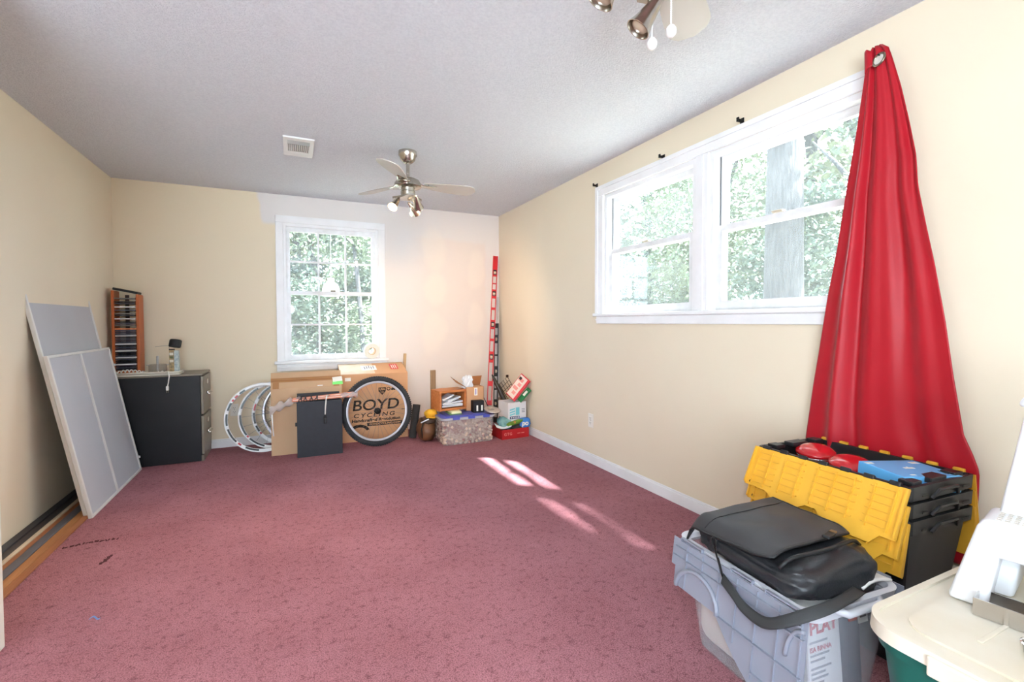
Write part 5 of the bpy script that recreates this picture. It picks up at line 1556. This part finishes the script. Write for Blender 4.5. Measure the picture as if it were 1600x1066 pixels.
for side in (-1, 1):
    ang = R(7)
    ex = Vector((0, -1 if side < 0 else 1, 0))
    ey = Vector((side * math.sin(ang), 0, -math.cos(ang)))
    O = Vector((side * .209, .262 if side < 0 else -.262, .384))
    M = frame(O, ex, ey)
    Lg = .535
    pts = [(0, 0), (Lg, 0), (Lg, .31), (.50, .325)]
    pts += [(.49 - .26 * k / 10, .325 - .15 * (k / 10) ** 1.9 if k else .325) for k in range(0, 11)]
    pts += [(.225, .165), (.02, .165), (.02, .10), (0, .10)]
    zs = 1 if (M.to_3x3() @ Vector((0, 0, 1))).x * side > 0 else -1
    fp = MB().prism(pts, .0035, M).build('lid_flap', GL, t, local=True)
    rb = MB()
    for y_, xa, xb in ((.028, .02, .52), (.062, .01, .53), (.165, .225, .53), (.25, .38, .53)):
        rb.box(((xa + xb) / 2, y_, .002 + zs * .006), (xb - xa, .004, .011), M=M)
    for x_, yb in ((.075, .16), (.15, .10), (.225, .17), (.30, .21), (.375, .27), (.45, .31), (.52, .31)):
        rb.box((x_, (.01 + yb) / 2, .002 + zs * .004), (.0028, yb - .01, .007), M=M)
    rb.build('stiffening_ribs', GL, fp, local=True, kind='stuff')
    arc = [M @ Vector((.135 - .098 * math.cos(a) , .165 - .085 * math.sin(a), .002 + zs * .006)) for a in [PI * k / 16 for k in range(17)]]
    MB().tube(arc, .0075, seg=8).build('arched_ridge', GL, fp, smooth=True, local=True)
    arc = [M @ Vector((.53 - .05 * math.cos(a), .13 - .09 * math.sin(a), .002 + zs * .006)) for a in [PI * .5 * k / 10 for k in range(11)]]
    MB().tube(arc, .006, seg=8).build('corner_ridge', GL, fp, smooth=True, local=True)
    for (xa, xb) in ((.04, .14), (.27, .35), (.40, .51)):
        sl = MB()
        sl.box(((xa + xb) / 2, -.008, .002), (xb - xa, .004, .012), M=M).box((xa, -.002, .002), (.004, .014, .012), M=M).box((xb, -.002, .002), (.004, .014, .012), M=M).box(((xa + xb) / 2, .004, .002), (xb - xa, .003, .012), M=M)
        sl.build('hinge_loop', GL, fp, local=True)
gM_ = ROOTM[gbin.name]
# programme booklet behind the clear end wall
t = thing('programme_booklet', 'white programme booklet with red title seen through the clear bin end', 'booklet', gM_ @ Vector((-.030, -.205, .045)), (R(-5), 0, GRZ))
MB().bb((-.075, -.004, 0), (.060, .004, .262), bev=.001, seg=1).build('cover', mat('booklet_paper', (232, 228, 232), rough=0.6), t, local=True)
bm_ = ROOTM[t.name]
PR = mat('rose_print', (200, 54, 72), rough=0.6)
text('lettering', 'PLAY', .052, bm_ @ face_y((-.008, -.0055, .232)), PR, t, bold=.0014, sx=.98)
text('lettering', 'ISA RINNA', .019, bm_ @ face_y((-.025, -.0055, .172)), mat('dusty_rose_print', (190, 92, 104), rough=0.6), t, bold=.0003)
pl_ = MB()
for k, (z_, w_) in enumerate(((.192, .075), (.155, .08), (.140, .06), (.118, .085), (.104, .06), (.090, .07), (.076, .05))):
    pl_.bb((-.068, -.0046, z_ - .003), (-.068 + w_, -.004, z_ + .003))
pl_.build('small_print', mat('grey_print', (0, 0, 0)), t, local=True, kind='stuff')
t = thing('dark_folder', 'dark blue-grey folder standing inside the clear bin', 'folder', gM_ @ Vector((.075, -.185, .02)), (R(-4), 0, GRZ))
MB().bb((-.055, -.012, 0), (.06, .012, .29), bev=.004).build('cover', mat('slate_folder', (84, 84, 104), rough=0.5, var=(70, 70, 88), vscale=6), t, local=True)
t = thing('price_tag', 'white barcode tag with a red patch inside the clear bin end', 'tag', gM_ @ Vector((.055, -.222, .30)), (R(-6), 0, GRZ))
MB().bb((.01, -.0015, -.02), (.05, .0015, .03)).build('card', WP, t, local=True)
MB().bb((.016, -.002, .012), (.044, -.0015, .018)).bb((.016, -.002, -.004), (.044, -.0015, .006)).build('barcode', BLK, t, local=True, kind='stuff')
MB().bb((-.03, -.0015, -.006), (.004, .0015, .03)).build('red_patch', mat('orange_red_print', (212, 74, 52), rough=0.5), t, local=True)
t = thing('folded_linen', 'pale folded cloth filling the clear bin beneath the bag', 'cloth', gM_ @ Vector((0, .03, .01)), (0, 0, GRZ))
mb = MB(); blob(mb, (0, .01, .165), (.285, .37, .31), seed=31, amp=.03, e=.25); mb.build('cloth', mat('pale_linen', (226, 220, 214), rough=0.85), t, smooth=True, local=True)
t = thing('white_towel', 'white cloth edge lying over the right front rim of the clear bin', 'cloth', gM_ @ Vector((.13, -.16, .39)), (0, 0, GRZ))
MB().grid(lambda u, v: (-.07 + .13 * u, -.08 + .16 * v, .003 + .010 * math.sin(u * 4 + v * 3) + .010 * u), 12, 12).build('cloth', mat('white_terry', (238, 234, 232), rough=0.9), t, smooth=True, local=True, solid=.006)

# black messenger bag ------------------------------------------------------------------------------
BAGM = mat('black_leatherette', (34, 36, 40), rough=0.40, spec=0.5, var=(42, 43, 46), vscale=14, bump=0.35, bscale=160, bdist=0.002)
BAGF = mat('black_canvas', (50, 49, 52), rough=0.62, var=(60, 57, 58), vscale=5, bump=0.3, bscale=420, bdist=0.001)
BRZ = R(-6)
t = thing('messenger_bag', 'worn black messenger bag lying on the cloudy clear bin', 'bag', (1.475, 1.03, .355), (0, 0, BRZ))
BMx = ROOTM[t.name]
def bagf(u, v):
    def sp(x, p): return math.copysign(abs(x) ** p, x)
    a, b_ = u * 2 * PI, (v - .5) * PI
    e = .34
    q = Vector((sp(math.cos(b_), e) * sp(math.cos(a), e), sp(math.cos(b_), e) * sp(math.sin(a), e), sp(math.sin(b_), .5)))
    n = 1 + .06 * noise.noise(q * 2.4 + Vector((5, 1, 2))) + .05 * noise.noise(q * 6 + Vector((1, 7, 2)))
    hh = .060 + .020 * q.x + .004 * q.y + .012 * noise.noise(q * 3.1 + Vector((2, 9, 4)))                   # higher on the wall side
    return (q.x * .180 * n, q.y * .215 * n, .062 + q.z * hh * n)
MB().grid(bagf, 72, 32, close_u=True).build('bag_body', BAGM, t, smooth=True, local=True)
# top flap, its rounded free corners toward the near side
def flapf(u, v):
    x = -.192 + .372 * u
    y = .228 - .345 * v
    # round the free corners
    if v > .75:
        k = (v - .75) / .25
        x = -.192 + .372 * (u * (1 - .16 * k ** 2) + .08 * k ** 2)
    drop = .045 * max(0, (.16 - u) / .16) ** 1.6
    back = .05 * max(0, (.08 - v) / .08) ** 1.5
    z = .126 + .022 * u + .010 * math.sin(u * PI) * math.sin(v * PI) - drop * (.35 + .65 * (1 - v)) - back + .012 * v * (1 - u) + .006 * noise.noise(Vector((u * 4, v * 4, 3)))
    return (x, y, z)
MB().grid(flapf, 36, 32).build('flap', BAGF, t, smooth=True, local=True, solid=.006)
edge = [flapf(0, k / 20) for k in range(21)] + [flapf(k / 20, 1) for k in range(1, 21)] + [flapf(1, 1 - k / 20) for k in range(1, 21)]
MB().tube([Vector(p) + Vector((0, 0, .001)) for p in edge], .0045, seg=7).build('piping', mat('black_piping', (22, 22, 24), rough=0.5), t, smooth=True, local=True)
MB().tube([Vector(flapf(.02 + .96 * k / 20, .23 + .05 * math.sin(k / 20 * PI))) + Vector((0, 0, .004)) for k in range(21)], .0018, seg=5).build('seam', mat('black_piping', (0, 0, 0)), t, smooth=True, local=True)
bs = [Vector((-.168 + .336 * k / 16, -.140 - .02 * math.sin(k / 16 * PI), .132 + .018 * k / 16 - .03 * (abs(k / 16 - .5) * 2) ** 6)) for k in range(17)]
MB().tube(bs, .006, seg=7).build('end_piping', mat('black_piping', (0, 0, 0)), t, smooth=True, local=True)
bk = MB().box((.060, -.120, .158), (.050, .022, .010), rot=(0, 0, .3), bev=.003).build('buckle', BLK, t, local=True)
MB().box((.086, -.112, .160), (.03, .018, .006), rot=(0, 0, .3), bev=.002).build('buckle_tongue', mat('worn_tan_leather', (124, 92, 54), rough=0.6), bk, local=True)
mb = MB(); mb.torus((0, 0, 0), .016, .003, Matrix.Translation((-.202, .085, .084)) @ Euler((R(90), 0, R(70))).to_matrix().to_4x4(), 20, 6)
mb.build('d_ring', BLKM, t, smooth=True, local=True)
MB().tube([(-.205, .078, .074), (-.216, .060, .062), (-.228, .028, .030), (-.230, .014, .006), (-.222, .030, .022), (-.214, .052, .050)], .003, seg=6).build('snap_hook', BLKM, t, smooth=True, local=True)
MB().box((-.189, .10, .078), (.006, .03, .06), rot=(0, R(10), 0), bev=.002).build('ring_tab', BAGM, t, local=True)
path = [(-.232, .014, .004), (-.244, -.043, -.009), (-.249, -.082, -.025), (-.252, -.137, -.030), (-.250, -.177, -.022), (-.236, -.218, .005), (-.195, -.258, .040), (-.138, -.272, .056), (-.057, -.262, .060), (.03, -.235, .052)]
Pp = [Vector(p) for p in path]
def cr(k):
    i = min(int(k), len(Pp) - 2); f = k - i
    p0, p1, p2, p3 = Pp[max(i - 1, 0)], Pp[i], Pp[i + 1], Pp[min(i + 2, len(Pp) - 1)]
    return .5 * ((2 * p1) + (p2 - p0) * f + (2 * p0 - 5 * p1 + 4 * p2 - p3) * f * f + (3 * p1 - p0 - 3 * p2 + p3) * f ** 3)
def strapf(u, v):
    k = u * (len(Pp) - 1)
    p = cr(k)
    wdir = Vector((.55, .25, .8)).normalized().lerp(Vector((-.3, .95, .15)), min(1, max(0, (u - .45) * 2.4))).normalized()
    return p + wdir * (v - .5) * .032
MB().grid(strapf, 60, 5).build('shoulder_strap', mat('black_webbing', (46, 48, 50), rough=0.6, bump=0.3, bscale=500), t, smooth=True, local=True, solid=.003)

# green tote with off-white lid ----------------------------------------------------------------------
GRN = mat('dark_green_plastic', (22, 98, 88), rough=0.4, var=(18, 90, 80), vscale=3)
IVL = mat('ivory_lid_plastic', (232, 224, 208), rough=0.5, var=(220, 206, 182), vscale=3.5, detail=7)
TX, TY = 1.615, .455
TZ = .445
t = thing('green_tote', 'dark green plastic tote with a stained off-white lid', 'storage bin', (TX, TY, 0))
shell(MB(), (0, 0, 0), (.56, .36), (.655, .44), TZ - .012, .004, .09, n=7).build('body', GRN, t, smooth=True, auto=50, local=True)
r_ = MB(); shell(r_, (0, 0, TZ - .055), (.662, .447), (.672, .457), .030, .008, .09, n=7, floor=False); r_.build('body_rim', GRN, t, smooth=True, auto=50, local=True)
lid = MB(); shell(lid, (0, 0, TZ - .026), (.690, .478), (.686, .474), .034, .016, .10, n=9, floor=False)
lid.prism(rrect(.66, .448, .09, 9), .010, Matrix.Translation((0, 0, TZ - .010)))
lo_ = lid.build('lid', IVL, t, smooth=True, auto=40, local=True)
MB().prism(rrect(.56, .35, .07, 8), .006, Matrix.Translation((0, 0, TZ))).build('raised_panel', IVL, lo_, local=True)
for pos in ((-.345, 0), (.345, 0)): MB().box((pos[0], pos[1] + .03, TZ - .022), (.014, .11, .045), bev=.005).build('lid_clasp', IVL, lo_, local=True)
for y_ in (-.05, .05): MB().box((.0, y_, TZ + .0075), (.40, .010, .004), bev=.0015).build('lid_rib', IVL, lo_, local=True)
LT = TZ + .008

# white plastic step stool ---------------------------------------------------------------------------------
STW = mat('white_stool_plastic', (240, 240, 243), rough=0.3, var=(234, 233, 236), vscale=4)
SZ = LT + .001
xs, ds = Vector((.20, -.98, 0)).normalized(), Vector((.98, .20, 0)).normalized()
SO = Vector((1.565, .628, SZ))
t = thing('step_stool', 'white plastic two-step stool standing on the tote lid', 'step stool', SO)
SM = frame(SO, xs, ds)          # x = width, y = depth (away), z up
def leg(x0, x1, y0, y1, X0, X1, Y0, Y1, h, z0=0):
    m_ = MB()
    b = [SM @ Vector(q) for q in ((x0, y0, z0), (x1, y0, z0), (x1, y1, z0), (x0, y1, z0))]
    tp = [SM @ Vector(q) for q in ((X0, Y0, z0 + h), (X1, Y0, z0 + h), (X1, Y1, z0 + h), (X0, Y1, z0 + h))]
    m_.hexa(b, tp)
    es = list(m_.bm.edges)
    bmesh.ops.bevel(m_.bm, geom=es, offset=.012, segments=3, affect='EDGES', profile=.5)
    return m_
sh1, sh2 = .215, .47
Wd = .34
leg(0, .075, 0, .10, .050, .105, .045, .12, sh1 - .01).build('front_leg', STW, t, smooth=True, auto=40)
leg(Wd - .075, Wd, 0, .10, Wd - .105, Wd - .050, .045, .12, sh1 - .01).build('front_leg', STW, t, smooth=True, auto=40)
leg(.070, Wd - .070, .022, .05, .070, Wd - .070, .045, .065, .075, sh1 - .085).build('front_apron', STW, t, smooth=True, auto=40)
leg(.046, Wd - .046, .038, .20, .058, Wd - .058, .055, .20, .03, sh1 - .03).build('lower_step', STW, t, smooth=True, auto=40)
for k in range(5):
    for j in range(9):
        pass
tx = MB()
for k in range(6):
    for j in range(12):
        p = SM @ Vector((.085 + .0155 * j, .075 + .017 * k, sh1 + .0008))
        tx.box(p, (.009, .009, .0016))
tx.build('grip_dots', mat('worn_grip_dots', (216, 208, 198), rough=0.7), t, kind='stuff')
leg(.045, .11, .12, .31, .118, .155, .20, .30, sh2 + .05).build('rear_leg', STW, t, smooth=True, auto=40)
leg(Wd - .11, Wd - .045, .12, .31, Wd - .155, Wd - .118, .20, .30, sh2 + .05).build('rear_leg', STW, t, smooth=True, auto=40)
leg(.11, Wd - .11, .19, .215, .14, Wd - .14, .205, .225, sh2 - sh1 + .05, sh1 - .005).build('riser', STW, t, smooth=True, auto=40)
leg(.10, Wd - .10, .18, .32, .11, Wd - .11, .19, .31, .03, sh2 + .03).build('upper_step', STW, t, smooth=True, auto=40)

# steel channel and cup on the tote lid ------------------------------------------------------------------
STL = mat('polished_steel', (196, 192, 188), rough=0.16, metal=1.0)
ca_ = Vector((1.535, .560, LT)); cdir = Vector((.16, -.98, 0)).normalized()
t = thing('steel_channel', 'bright steel U-shaped channel lying on the tote lid', 'channel', ca_)
CM = frame(ca_, cdir, (cdir.y * -1, cdir.x, 0))
MB().bb((0, 0, 0), (.34, .07, .003), M=CM).build('web', STL, t)
MB().bb((0, 0, .003), (.34, .003, .042), M=CM).build('flange', STL, t)
MB().bb((0, .067, .003), (.34, .070, .042), M=CM).build('flange', STL, t)
MB().bb((-.003, 0, 0), (0, .07, .042), M=CM).build('end_plate', STL, t)
t = thing('steel_cup', 'small round steel cup at the right edge of the picture', 'cup', (1.452, .418, LT))
MB().lathe([(.020, 0), (.026, .004), (.030, .030), (.033, .032), (.030, .034), (.027, .031), (.022, .006), (.002, .005)], 28, Matrix.Translation((1.452, .418, LT)), cap=False).build('bowl', STL, t, smooth=True, auto=50)
